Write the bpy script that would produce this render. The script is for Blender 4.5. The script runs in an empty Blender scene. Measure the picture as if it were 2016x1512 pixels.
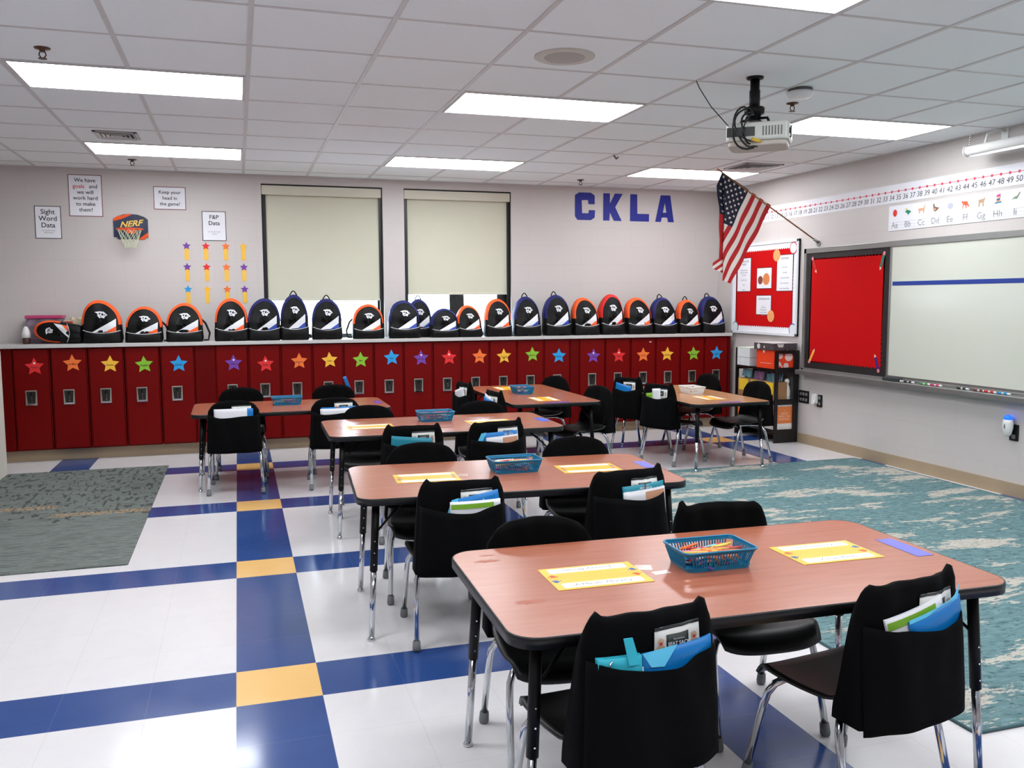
import bpy, math, random
from mathutils import Vector, Matrix, Euler
random.seed(7)
C = bpy.context.scene.collection
SC = bpy.context.scene
PI = math.pi
def V(*a): return Vector(a)

# ------------------------------------------------------------------ camera
FPX, YAW, PITCH, ROLL, CAMH = 1720.47, 0.3032, 0.0967, -0.0034, 1.4509
cy, sy, cp, sp = math.cos(YAW), math.sin(YAW), math.cos(PITCH), math.sin(PITCH)
fwd = V(sy, cy, 0); rgt = V(cy, -sy, 0); up = V(0, 0, 1)
w_ = fwd*cp - up*sp; u_ = up*cp + fwd*sp
cr, sr = math.cos(ROLL), math.sin(ROLL)
r3 = rgt*cr + u_*sr; u3 = u_*cr - rgt*sr
cam_d = bpy.data.cameras.new('camera'); cam = bpy.data.objects.new('camera', cam_d); C.objects.link(cam)
cam_d.sensor_width = 36; cam_d.lens = 36*FPX/2016; cam_d.clip_start = 0.05; cam_d.clip_end = 200
M = Matrix.Identity(4)
for i in range(3):
    M[i][0] = r3[i]; M[i][1] = u3[i]; M[i][2] = -w_[i]
M[2][3] = CAMH
cam.matrix_world = M
SC.camera = cam

# ------------------------------------------------------------------ world, exposure
wd = bpy.data.worlds.new('world'); SC.world = wd; wd.use_nodes = True
bg = wd.node_tree.nodes['Background']; bg.inputs[0].default_value = (0.80, 0.90, 1.0, 1); bg.inputs[1].default_value = 14.0
SC.view_settings.view_transform = 'Standard'; SC.view_settings.look = 'None'
SC.view_settings.exposure = 0.92; SC.view_settings.gamma = 1.0
SC.view_settings.use_curve_mapping = False
SC.cycles.max_bounces = 10; SC.cycles.diffuse_bounces = 5; SC.cycles.glossy_bounces = 4
SC.cycles.transmission_bounces = 6; SC.cycles.sample_clamp_indirect = 6.0
LAMP = 8.5      # ceiling panel emission

# ------------------------------------------------------------------ materials
def lin(c):
    o = []
    for v in c[:3]:
        v = v/255.0
        o.append(v/12.92 if v <= 0.04045 else ((v+0.055)/1.055)**2.4)
    return (o[0], o[1], o[2], 1)
MATS = {}
def mat(name, rgb, rough=0.6, metal=0.0, spec=0.5, var=0.0, vscale=6.0, bump=0.0, bscale=60.0, coat=0.0, emit=0.0, stretch=(1, 1, 1), alpha=1.0, sheen=0.0):
    if name in MATS: return MATS[name]
    m = bpy.data.materials.new(name); m.use_nodes = True
    nt = m.node_tree; b = nt.nodes['Principled BSDF']
    col = lin(rgb)
    b.inputs['Base Color'].default_value = col
    b.inputs['Roughness'].default_value = rough; b.inputs['Metallic'].default_value = metal
    b.inputs['Specular IOR Level'].default_value = spec
    b.inputs['Coat Weight'].default_value = coat; b.inputs['Coat Roughness'].default_value = 0.08
    b.inputs['Sheen Weight'].default_value = sheen
    if alpha < 1: b.inputs['Alpha'].default_value = alpha
    if emit > 0:
        b.inputs['Emission Color'].default_value = col; b.inputs['Emission Strength'].default_value = emit
    if var > 0 or bump > 0:
        tc = nt.nodes.new('ShaderNodeTexCoord'); mp = nt.nodes.new('ShaderNodeMapping')
        mp.inputs['Scale'].default_value = stretch
        nt.links.new(tc.outputs['Object'], mp.inputs['Vector'])
    if var > 0:
        n = nt.nodes.new('ShaderNodeTexNoise'); n.inputs['Scale'].default_value = vscale; n.inputs['Detail'].default_value = 4
        nt.links.new(mp.outputs[0], n.inputs['Vector'])
        mr = nt.nodes.new('ShaderNodeMapRange'); mr.inputs[1].default_value = 0.3; mr.inputs[2].default_value = 0.7
        mr.inputs[3].default_value = 1-var; mr.inputs[4].default_value = 1+var
        nt.links.new(n.outputs[0], mr.inputs[0])
        mx = nt.nodes.new('ShaderNodeVectorMath'); mx.operation = 'SCALE'; mx.inputs[0].default_value = col[:3]
        nt.links.new(mr.outputs[0], mx.inputs['Scale']); nt.links.new(mx.outputs[0], b.inputs['Base Color'])
    if bump > 0:
        n2 = nt.nodes.new('ShaderNodeTexNoise'); n2.inputs['Scale'].default_value = bscale; n2.inputs['Detail'].default_value = 3
        nt.links.new(mp.outputs[0], n2.inputs['Vector'])
        bm = nt.nodes.new('ShaderNodeBump'); bm.inputs['Strength'].default_value = bump; bm.inputs['Distance'].default_value = 0.005
        nt.links.new(n2.outputs[0], bm.inputs['Height']); nt.links.new(bm.outputs[0], b.inputs['Normal'])
    MATS[name] = m
    return m
def nmath(nt, op, a, b=None, c=None):
    n = nt.nodes.new('ShaderNodeMath'); n.operation = op
    for i, v in enumerate((a, b, c)):
        if v is None: continue
        if isinstance(v, (int, float)): n.inputs[i].default_value = v
        else: nt.links.new(v, n.inputs[i])
    return n.outputs[0]
def nmix(nt, f, a, b):
    n = nt.nodes.new('ShaderNodeMix'); n.data_type = 'RGBA'
    for i, v in ((0, f), (6, a), (7, b)):
        if isinstance(v, (int, float)): n.inputs[i].default_value = v
        elif isinstance(v, tuple): n.inputs[i].default_value = v
        else: nt.links.new(v, n.inputs[i])
    return n.outputs[2]
def nnoise(nt, vec, scale, detail=4, rough=0.5, dist=0.0):
    n = nt.nodes.new('ShaderNodeTexNoise'); n.inputs['Scale'].default_value = scale; n.inputs['Detail'].default_value = detail
    n.inputs['Roughness'].default_value = rough; n.inputs['Distortion'].default_value = dist
    nt.links.new(vec, n.inputs['Vector']); return n.outputs[0]
def nmap(nt, src, scale=(1, 1, 1), loc=(0, 0, 0)):
    n = nt.nodes.new('ShaderNodeMapping'); n.inputs['Scale'].default_value = scale; n.inputs['Location'].default_value = loc
    nt.links.new(src, n.inputs['Vector']); return n.outputs[0]
def nramp(nt, src, stops, interp='LINEAR'):
    n = nt.nodes.new('ShaderNodeValToRGB'); cr_ = n.color_ramp; cr_.interpolation = interp
    while len(cr_.elements) > 1: cr_.elements.remove(cr_.elements[-1])
    cr_.elements[0].position = stops[0][0]; cr_.elements[0].color = stops[0][1]
    for p, c in stops[1:]:
        e = cr_.elements.new(p); e.color = c
    nt.links.new(src, n.inputs[0]); return n.outputs[0]
def newmat(name):
    m = bpy.data.materials.new(name); m.use_nodes = True
    nt = m.node_tree; b = nt.nodes['Principled BSDF']
    tc = nt.nodes.new('ShaderNodeTexCoord')
    MATS[name] = m
    return m, nt, b, tc.outputs['Object']

TS = 0.3048; FX0, FY0 = -0.049, 3.165
def floor_mat(name, rgb, rgb2):
    m, nt, b, co = newmat(name)
    sx = nt.nodes.new('ShaderNodeSeparateXYZ'); nt.links.new(co, sx.inputs[0])
    fx = nmath(nt, 'FRACT', nmath(nt, 'DIVIDE', nmath(nt, 'SUBTRACT', sx.outputs[0], FX0), TS))
    fy = nmath(nt, 'FRACT', nmath(nt, 'DIVIDE', nmath(nt, 'SUBTRACT', sx.outputs[1], FY0), TS))
    def edge(f): return nmath(nt, 'GREATER_THAN', nmath(nt, 'ABSOLUTE', nmath(nt, 'SUBTRACT', f, 0.5)), 0.4955)
    seam = nmath(nt, 'MAXIMUM', edge(fx), edge(fy))
    ns = nnoise(nt, co, 9, 6, 0.65); fine = nnoise(nt, co, 70, 3)
    base = nmix(nt, ns, lin(rgb), lin(rgb2))
    base = nmix(nt, nmath(nt, 'MULTIPLY', nmath(nt, 'GREATER_THAN', fine, 0.69), 0.35), base, lin([min(255, v*0.8+20) for v in rgb]))
    base = nmix(nt, nmath(nt, 'MULTIPLY', seam, 0.16), base, (0.25, 0.25, 0.25, 1))
    nt.links.new(base, b.inputs['Base Color'])
    b.inputs['Roughness'].default_value = 0.16
    rr = nmath(nt, 'ADD', nmath(nt, 'MULTIPLY', nnoise(nt, co, 3, 5), 0.16), 0.06)
    nt.links.new(rr, b.inputs['Roughness'])
    bm = nt.nodes.new('ShaderNodeBump'); bm.inputs['Strength'].default_value = 0.05; bm.inputs['Distance'].default_value = 0.002
    nt.links.new(nnoise(nt, co, 14, 2), bm.inputs['Height']); nt.links.new(bm.outputs[0], b.inputs['Normal'])
    return m
FW = floor_mat('floor_white', (224, 221, 222), (214, 211, 213))
FB = floor_mat('floor_blue', (38, 68, 128), (48, 78, 136))
FO = floor_mat('floor_orange', (238, 192, 122), (230, 182, 112))

def wall_mat(name, axis, rgb=(202, 195, 192)):
    m, nt, b, co = newmat(name)
    sx = nt.nodes.new('ShaderNodeSeparateXYZ'); nt.links.new(co, sx.inputs[0])
    cx = nt.nodes.new('ShaderNodeCombineXYZ'); nt.links.new(sx.outputs[axis], cx.inputs[0]); nt.links.new(sx.outputs[2], cx.inputs[1])
    br = nt.nodes.new('ShaderNodeTexBrick'); nt.links.new(cx.outputs[0], br.inputs['Vector'])
    br.inputs['Scale'].default_value = 1.0; br.inputs['Brick Width'].default_value = 0.4064; br.inputs['Row Height'].default_value = 0.2032
    br.inputs['Mortar Size'].default_value = 0.0045; br.inputs['Mortar Smooth'].default_value = 0.3
    c1 = lin(rgb); br.inputs['Color1'].default_value = c1; br.inputs['Color2'].default_value = tuple(v*0.985 for v in c1[:3])+(1,)
    br.inputs['Mortar'].default_value = tuple(v*0.95 for v in c1[:3])+(1,)
    nt.links.new(nmix(nt, nmath(nt, 'MULTIPLY', nnoise(nt, co, 2.0, 3), 0.15), br.outputs[0], tuple(v*0.9 for v in c1[:3])+(1,)), b.inputs['Base Color'])
    b.inputs['Roughness'].default_value = 0.45
    bm = nt.nodes.new('ShaderNodeBump'); bm.inputs['Strength'].default_value = 0.10; bm.inputs['Distance'].default_value = 0.003
    h = nmath(nt, 'SUBTRACT', nmath(nt, 'MULTIPLY', nnoise(nt, co, 90, 3), 0.25), br.outputs['Fac'])
    nt.links.new(h, bm.inputs['Height']); nt.links.new(bm.outputs[0], b.inputs['Normal'])
    return m
WX = wall_mat('wall_block_x', 0); WY = wall_mat('wall_block_y', 1)

def ceil_mat():
    m, nt, b, co = newmat('ceiling_tile')
    n = nnoise(nt, co, 160, 3, 0.7)
    nt.links.new(nmix(nt, nmath(nt, 'MULTIPLY', nmath(nt, 'GREATER_THAN', n, 0.62), 0.25), lin((236, 241, 242)), lin((205, 209, 210))), b.inputs['Base Color'])
    b.inputs['Roughness'].default_value = 0.9
    return m
CT = ceil_mat()
def wood_mat(name, a, c, rough=0.24):
    m, nt, b, co = newmat(name)
    v = nmap(nt, co, (1.2, 16, 4))
    g = nnoise(nt, v, 3.2, 8, 0.62, 0.6); g2 = nnoise(nt, nmap(nt, co, (3, 60, 10)), 4, 4, 0.6)
    f = nmath(nt, 'ADD', nmath(nt, 'MULTIPLY', g, 0.7), nmath(nt, 'MULTIPLY', g2, 0.3))
    nt.links.new(nramp(nt, f, [(0.32, lin(a)), (0.68, lin(c))]), b.inputs['Base Color'])
    b.inputs['Roughness'].default_value = rough; b.inputs['Specular IOR Level'].default_value = 0.5
    return m
WOOD = wood_mat('cherry_laminate', (152, 86, 62), (170, 102, 76)); OAK = wood_mat('oak_laminate', (172, 122, 82), (190, 140, 100))

def teal_rug():
    m, nt, b, co = newmat('teal_rug')
    n1 = nnoise(nt, nmap(nt, co, (0.9, 2.8, 1), (3.1, 1.7, 0)), 1.5, 10, 0.70, 0.1)
    n2 = nnoise(nt, nmap(nt, co, (2.0, 6.0, 1)), 6, 5, 0.7)
    n3 = nnoise(nt, nmap(nt, co, (1.5, 4.0, 1), (5, 2, 0)), 11, 4, 0.75)
    base = nramp(nt, n2, [(0.35, lin((80, 110, 114))), (0.65, lin((114, 142, 144)))])
    crm = nmath(nt, 'GREATER_THAN', nmath(nt, 'ADD', n1, nmath(nt, 'MULTIPLY', nmath(nt, 'SUBTRACT', n3, 0.5), 0.26)), 0.548)
    base = nmix(nt, crm, base, nramp(nt, n2, [(0.3, lin((158, 156, 146))), (0.7, lin((192, 186, 176)))]))
    dk = nmath(nt, 'GREATER_THAN', nnoise(nt, nmap(nt, co, (1.2, 3.0, 1), (9, 4, 0)), 16, 4, 0.7), 0.60)
    base = nmix(nt, nmath(nt, 'MULTIPLY', dk, 0.75), base, lin((52, 74, 82)))
    nt.links.new(base, b.inputs['Base Color']); b.inputs['Roughness'].default_value = 0.95; b.inputs['Specular IOR Level'].default_value = 0.1
    bm = nt.nodes.new('ShaderNodeBump'); bm.inputs['Strength'].default_value = 0.4; bm.inputs['Distance'].default_value = 0.003
    nt.links.new(nnoise(nt, co, 350, 2), bm.inputs['Height']); nt.links.new(bm.outputs[0], b.inputs['Normal'])
    return m
def grey_carpet():
    m, nt, b, co = newmat('grey_carpet')
    fine = nnoise(nt, nmap(nt, co, (6, 60, 1)), 3, 5, 0.7)
    base = nramp(nt, fine, [(0.38, lin((92, 98, 94))), (0.60, lin((124, 130, 126)))])
    # short dark dashes running away from the viewer in the far half, thin cross lines in the near half
    s0 = nt.nodes.new('ShaderNodeSeparateXYZ'); nt.links.new(co, s0.inputs[0])
    far = nmath(nt, 'GREATER_THAN', nmath(nt, 'ADD', s0.outputs[1], nmath(nt, 'MULTIPLY', nnoise(nt, co, 3, 3), 0.8)), 6.75)
    d = nnoise(nt, nmap(nt, co, (15, 4.2, 1)), 2.0, 2, 0.5, 0.1)
    dm = nmath(nt, 'MULTIPLY', nmath(nt, 'GREATER_THAN', d, 0.575), far)
    base = nmix(nt, nmath(nt, 'MULTIPLY', dm, 0.8), base, lin((58, 63, 60)))
    l = nnoise(nt, nmap(nt, co, (2.2, 46, 1)), 2.0, 2, 0.5)
    base = nmix(nt, nmath(nt, 'MULTIPLY', nmath(nt, 'GREATER_THAN', l, 0.545), 0.6), base, lin((66, 71, 68)))
    sx = nt.nodes.new('ShaderNodeSeparateXYZ'); nt.links.new(co, sx.inputs[0])
    ob = nmath(nt, 'LESS_THAN', nmath(nt, 'ABSOLUTE', nmath(nt, 'SUBTRACT', sx.outputs[1], nmath(nt, 'ADD', 6.72, nmath(nt, 'MULTIPLY', nmath(nt, 'GREATER_THAN', sx.outputs[0], -1.25), -0.28)))), 0.05)
    on = nmath(nt, 'GREATER_THAN', nnoise(nt, nmap(nt, co, (30, 12, 1)), 2, 2), 0.50)
    base = nmix(nt, nmath(nt, 'MULTIPLY', nmath(nt, 'MULTIPLY', ob, on), 0.75), base, lin((176, 138, 96)))
    nt.links.new(base, b.inputs['Base Color']); b.inputs['Roughness'].default_value = 0.95; b.inputs['Specular IOR Level'].default_value = 0.1
    return m
TEAL = teal_rug(); GREY = grey_carpet()

K = dict
black_cloth = mat('black_cloth', (3, 3, 4), 0.9, spec=0.12, var=0.25, vscale=9, bump=0.3, bscale=25)
black_plastic = mat('black_plastic', (6, 6, 7), 0.42, var=0.1)
black_metal = mat('black_metal', (4, 4, 5), 0.45, spec=0.25, var=0.1)
black_edge = mat('black_edge', (9, 9, 10), 0.4, var=0.15, vscale=30)
chrome = mat('chrome', (205, 208, 212), 0.12, 1.0, var=0.04)
steel = mat('brushed_steel', (165, 165, 160), 0.32, 1.0, var=0.08)
cap_grey = mat('grey_rubber', (112, 114, 116), 0.6, var=0.08)
locker_red = mat('locker_red', (108, 0, 0), 0.5, spec=0.14, var=0.05, vscale=3, bump=0.04, bscale=200)
locker_side = mat('locker_red_frame', (94, 0, 0), 0.5, spec=0.12, var=0.05)
laminate_grey = mat('counter_laminate', (196, 194, 192), 0.3, var=0.04, vscale=40)
base_tan = mat('vinyl_base_tan', (166, 146, 120), 0.45, var=0.04, vscale=4)
blind_m = mat('blind_fabric', (206, 204, 184), 0.85, var=0.015, vscale=3, bump=0.05, bscale=300)
valance_m = mat('blind_valance', (208, 204, 186), 0.5, var=0.02)
frame_black = mat('window_frame_black', (18, 19, 22), 0.4, var=0.1)
paper = mat('white_paper', (232, 232, 238), 0.7, var=0.015)
ink = mat('black_ink', (24, 24, 26), 0.7, var=0.05)
grey_ink = mat('grey_ink', (120, 120, 126), 0.7, var=0.05)
red_ink = mat('red_ink', (205, 60, 55), 0.7, var=0.05)
maroon = mat('maroon_border', (120, 28, 34), 0.6, var=0.05)
navy_paper = mat('royal_blue_paper', (16, 30, 140), 0.6, var=0.05)
orange_f = mat('orange_cloth', (240, 88, 24), 0.7, var=0.06, vscale=20)
redband_f = mat('red_cloth', (205, 34, 26), 0.7, var=0.06, vscale=20)
blue_f = mat('blue_cloth', (14, 20, 92), 0.7, var=0.08, vscale=20)
white_f = mat('white_cloth', (222, 224, 228), 0.6, var=0.03)
bag_black = mat('bag_black', (4, 4, 5), 0.6, spec=0.25, var=0.25, vscale=12, bump=0.35, bscale=18)
bright_red = mat('red_board_paper', (192, 4, 8), 0.8, spec=0.15, var=0.02, vscale=2)
whiteboard_m = mat('whiteboard', (206, 208, 196), 0.18, var=0.01, vscale=1.5)
alu = mat('aluminium_trim', (150, 150, 148), 0.35, 0.7, var=0.04)
teal_pl = mat('teal_plastic', (0, 116, 158), 0.35, var=0.05)
white_pl = mat('white_plastic', (226, 226, 224), 0.35, var=0.02)
grid_m = mat('ceiling_grid_metal', (204, 202, 200), 0.5, var=0.03)
beige_pl = mat('projector_shell', (198, 202, 196), 0.4, var=0.02)
shelf_blk = mat('espresso_wood', (10, 7, 7), 0.4, var=0.2, vscale=8, stretch=(1, 8, 1))
COLS = {'red': (222, 34, 36), 'orange': (238, 116, 44), 'yellow': (240, 184, 52), 'green': (132, 186, 44), 'blue': (28, 152, 216), 'purple': (112, 60, 160)}
star_m = {k: mat('star_paper_'+k, v, 0.6, var=0.02) for k, v in COLS.items()}

# ------------------------------------------------------------------ mesh builder
class MB:
    def __init__(s): s.v = []; s.f = []; s.m = []; s.sm = []
    def add(s, vs, fs, m=0, smooth=False):
        o = len(s.v); s.v += [tuple(v) for v in vs]
        for f in fs: s.f.append(tuple(o+i for i in f)); s.m.append(m); s.sm.append(smooth)
        return s
    def box(s, c, d, rot=None, m=0):
        hx, hy, hz = d[0]/2, d[1]/2, d[2]/2
        vs = [V(x*hx, y*hy, z*hz) for x in (-1, 1) for y in (-1, 1) for z in (-1, 1)]
        if rot is not None:
            R_ = rot if isinstance(rot, Matrix) else Euler(rot).to_matrix()
            vs = [R_ @ v for v in vs]
        vs = [v+V(*c) for v in vs]
        return s.add(vs, [(0, 1, 3, 2), (4, 6, 7, 5), (0, 4, 5, 1), (2, 3, 7, 6), (0, 2, 6, 4), (1, 5, 7, 3)], m)
    def b2(s, a, b, m=0):
        return s.box([(a[i]+b[i])/2 for i in range(3)], [abs(b[i]-a[i]) for i in range(3)], m=m)
    def tube(s, path, r, seg=10, m=0, caps=True, closed=False):
        pts = [V(*p) for p in path]; n = len(pts)
        rs = r if isinstance(r, (list, tuple)) else [r]*n
        vs = []; nrm = None
        for i, p in enumerate(pts):
            if closed: t = (pts[(i+1) % n]-pts[i-1]).normalized()
            elif i == 0: t = (pts[1]-pts[0]).normalized()
            elif i == n-1: t = (pts[-1]-pts[-2]).normalized()
            else: t = ((pts[i+1]-p).normalized()+(p-pts[i-1]).normalized()).normalized()
            if nrm is None:
                a = V(0, 0, 1) if abs(t.z) < 0.9 else V(1, 0, 0)
                nrm = (a-t*a.dot(t)).normalized()
            else:
                nrm = (nrm-t*nrm.dot(t)).normalized()
            bn = t.cross(nrm)
            for k in range(seg):
                a = 2*PI*k/seg
                vs.append(p+(nrm*math.cos(a)+bn*math.sin(a))*rs[i])
        fs = []
        for i in range(n if closed else n-1):
            j = (i+1) % n
            for k in range(seg):
                k2 = (k+1) % seg
                fs.append((i*seg+k, i*seg+k2, j*seg+k2, j*seg+k))
        s.add(vs, fs, m, True)
        if caps and not closed:
            o = len(s.v)-len(vs)
            s.f.append(tuple(o+k for k in reversed(range(seg)))); s.m.append(m); s.sm.append(False)
            s.f.append(tuple(o+(n-1)*seg+k for k in range(seg))); s.m.append(m); s.sm.append(False)
        return s
    def lathe(s, prof, c=(0, 0, 0), seg=24, m=0, rot=None, smooth=True):
        vs = []; fs = []
        for r, z in prof:
            for k in range(seg):
                a = 2*PI*k/seg; v = V(r*math.cos(a), r*math.sin(a), z)
                if rot is not None: v = Euler(rot).to_matrix() @ v
                vs.append(v+V(*c))
        n = len(prof)
        for i in range(n-1):
            for k in range(seg):
                k2 = (k+1) % seg; fs.append((i*seg+k, i*seg+k2, (i+1)*seg+k2, (i+1)*seg+k))
        s.add(vs, fs, m, smooth)
        o = len(s.v)-len(vs)
        s.f.append(tuple(o+k for k in reversed(range(seg)))); s.m.append(m); s.sm.append(False)
        s.f.append(tuple(o+(n-1)*seg+k for k in range(seg))); s.m.append(m); s.sm.append(False)
        return s
    def prism(s, pts, O, X, Y, t, m=0):
        """2-D outline extruded along X x Y by t, sitting on the plane through O"""
        X = V(*X); Y = V(*Y); N = X.cross(Y).normalized(); O = V(*O); n = len(pts)
        lo = [O+X*a+Y*b for a, b in pts]; hi = [p+N*t for p in lo]
        fs = [tuple(reversed(range(n))), tuple(range(n, 2*n))]+[(i, (i+1) % n, n+(i+1) % n, n+i) for i in range(n)]
        return s.add(lo+hi, fs, m)
    def shell(s, P, nu, nv, t, m=0, closed_u=False):
        """thick surface patch P(u,v), u,v in 0..1"""
        g = [[V(*P(i/nu, j/nv)) for i in range(nu+1)] for j in range(nv+1)]
        N = []
        for j in range(nv+1):
            row = []
            for i in range(nu+1):
                du = g[j][min(nu, i+1)]-g[j][max(0, i-1)]; dv = g[min(nv, j+1)][i]-g[max(0, j-1)][i]
                n = du.cross(dv); row.append(n.normalized() if n.length > 1e-9 else V(0, 0, 1))
            N.append(row)
        W = nu+1; a = [g[j][i]+N[j][i]*t/2 for j in range(nv+1) for i in range(W)]
        b = [g[j][i]-N[j][i]*t/2 for j in range(nv+1) for i in range(W)]
        k = len(a); fs = []
        for j in range(nv):
            for i in range(nu):
                q = (j*W+i, j*W+i+1, (j+1)*W+i+1, (j+1)*W+i); fs.append(q); fs.append(tuple(k+x for x in reversed(q)))
        bd = [(j*W+0, (j+1)*W) for j in range(nv)]
        for j in range(nv):
            p, q = j*W, (j+1)*W; fs.append((p, q, k+q, k+p))
            p, q = j*W+nu, (j+1)*W+nu; fs.append((q, p, k+p, k+q))
        for i in range(nu):
            p, q = i, i+1; fs.append((q, p, k+p, k+q))
            p, q = nv*W+i, nv*W+i+1; fs.append((p, q, k+q, k+p))
        return s.add(a+b, fs, m, True)
    def xf(s, M_):
        s.v = [tuple(M_ @ V(*v)) for v in s.v]; return s
    def mapv(s, fn):
        s.v = [tuple(fn(*v)) for v in s.v]; return s
    def build(s, name, mats, parent=None, bevel=0.0, loc=None, rotz=0.0):
        me = bpy.data.meshes.new(name); me.from_pydata(s.v, [], s.f)
        if not isinstance(mats, (list, tuple)): mats = [mats]
        for m_ in mats: me.materials.append(m_)
        me.polygons.foreach_set('material_index', s.m); me.polygons.foreach_set('use_smooth', s.sm)
        me.update()
        o = bpy.data.objects.new(name, me); C.objects.link(o)
        if parent is not None: o.parent = parent
        if loc is not None: o.location = loc; o.rotation_euler = (0, 0, rotz)
        if bevel > 0:
            b = o.modifiers.new('bevel', 'BEVEL'); b.width = bevel; b.segments = 2; b.limit_method = 'ANGLE'; b.angle_limit = 0.6
        return o

def tag(o, label, cat, group=None, kind=None):
    if label: o['label'] = label
    if cat: o['category'] = cat
    if group: o['group'] = group
    if kind: o['kind'] = kind
    return o
def thing(name, label, cat, loc=(0, 0, 0), rotz=0, group=None):
    o = bpy.data.objects.new(name, None); C.objects.link(o); o.empty_display_size = 0.05
    o.location = loc; o.rotation_euler = (0, 0, rotz)
    return tag(o, label, cat, group)
def struct(o): o['kind'] = 'structure'; return o
def rrect(w, h, r, n=5, c=(0, 0)):
    pts = []
    for cx_, cy_, a0 in ((w/2-r, h/2-r, 0), (-w/2+r, h/2-r, 90), (-w/2+r, -h/2+r, 180), (w/2-r, -h/2+r, 270)):
        for k in range(n+1):
            a = math.radians(a0+90*k/n); pts.append((c[0]+cx_+r*math.cos(a), c[1]+cy_+r*math.sin(a)))
    return pts
def circ(r, n=20, c=(0, 0), ry=None):
    return [(c[0]+r*math.cos(2*PI*k/n), c[1]+(ry or r)*math.sin(2*PI*k/n)) for k in range(n)]
def star_pts(r, r2=None, rot=0, n=5):
    r2 = r2 or r*0.46
    return [((r if k % 2 == 0 else r2)*math.sin(PI*k/n+rot), (r if k % 2 == 0 else r2)*math.cos(PI*k/n+rot)) for k in range(2*n)]

# text as flat meshes
TXT = {}
def text_geo(st, bold=0.0, shear=0.0):
    key = (st, bold, shear)
    if key in TXT: return TXT[key]
    cu = bpy.data.curves.new('t', 'FONT'); cu.body = st; cu.size = 1; cu.align_x = 'CENTER'; cu.align_y = 'CENTER'
    cu.offset = bold; cu.shear = shear; cu.resolution_u = 3
    o = bpy.data.objects.new('t', cu)
    me = bpy.data.meshes.new_from_object(o)
    g = ([tuple(v.co) for v in me.vertices], [tuple(p.vertices) for p in me.polygons])
    bpy.data.objects.remove(o); bpy.data.curves.remove(cu); bpy.data.meshes.remove(me)
    TXT[key] = g
    return g
def put_text(mb, st, O, X, Y, size, bold=0.0, shear=0.0, m=0, sx=1.0):
    vs, fs = text_geo(st, bold, shear)
    X = V(*X); Y = V(*Y); O = V(*O)
    mb.add([O+X*(x*size*sx)+Y*(y*size) for x, y, z in vs], fs, m)
    return mb

# ------------------------------------------------------------------ room shell
H = 2.684; XR = 5.385; YB = 9.13; XL = -3.0; YN = -2.6
fl = MB(); i0 = int(math.floor((XL-FX0)/TS)); i1 = int(math.ceil((XR-FX0)/TS)); j0 = int(math.floor((YN-FY0)/TS)); j1 = int(math.ceil((YB-FY0)/TS))
for i in range(i0, i1):
    for j in range(j0, j1):
        xa, xb = max(XL, FX0+i*TS), min(XR, FX0+(i+1)*TS); ya, yb = max(YN, FY0+j*TS), min(YB, FY0+(j+1)*TS)
        if xb <= xa or yb <= ya: continue
        cc = (i % 5 == 0); rr_ = (j % 5 == 0)
        fl.add([(xa, ya, 0), (xb, ya, 0), (xb, yb, 0), (xa, yb, 0)], [(0, 1, 2, 3)], 2 if cc and rr_ else (1 if cc or rr_ else 0))
fl.b2((XL, YN, -0.1), (XR, YB, -0.002))
struct(fl.build('floor', [FW, FB, FO]))
struct(MB().b2((XL-0.2, YN-0.2, H), (XR+0.2, YB+0.4, H+0.1)).build('ceiling', CT))
GX0, GY0, GS = 0.7064, 3.954, 0.6096
# T-bar grid, part of the ceiling
g = MB()
def bar_skip(lo, hi): return False
k = math.ceil((XL-GX0)/GS)
while GX0+k*GS < XR:
    x = GX0+k*GS; g.b2((x-0.012, YN, H-0.004), (x+0.012, YB, H)); k += 1
k = math.ceil((YN-GY0)/GS)
while GY0+k*GS < YB:
    y = GY0+k*GS; g.b2((XL, y-0.009, H-0.003), (XR, y+0.009, H)); k += 1
g.b2((XL, YB-0.02, H-0.006), (XR, YB, H)).b2((XR-0.02, YN, H-0.006), (XR, YB, H)).b2((XL, YN, H-0.006), (XL+0.02, YB, H)).b2((XL, YN, H-0.006), (XR, YN+0.02, H))
o = g.build('trim_1', grid_m); struct(o)
# walls
WIN = [(0.26, 1.463), (1.686, 2.852)]; WZ0, WZ1 = 1.05, 2.60; WD = 0.24
wb = MB()
wb.b2((XL, YB, 0), (WIN[0][0], YB+WD, H)).b2((WIN[0][1], YB, 0), (WIN[1][0], YB+WD, H)).b2((WIN[1][1], YB, 0), (XR+0.2, YB+WD, H))
for a, b in WIN: wb.b2((a, YB, 0), (b, YB+WD, WZ0)).b2((a, YB, WZ1), (b, YB+WD, H))
wb.b2((-0.384, YB-0.001, 1.07), (-0.378, YB+0.01, H))
struct(wb.build('wall_back', WX))
struct(MB().b2((XR, YN-0.2, 0), (XR+0.2, YB, H)).build('wall_right', WY))
struct(MB().b2((XL-0.2, YN-0.2, 0), (XL, YB+WD, H)).build('wall_left', WY))
struct(MB().b2((XL, YN-0.2, 0), (XR, YN, H)).build('wall_front', WX))
struct(MB().b2((XR-0.012, YN, 0), (XR, YB, 0.098)).build('baseboard_right', base_tan))
struct(MB().b2((XL, 8.79, 0), (XR-0.07, 8.80, 0.112)).build('baseboard_back', base_tan))
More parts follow.
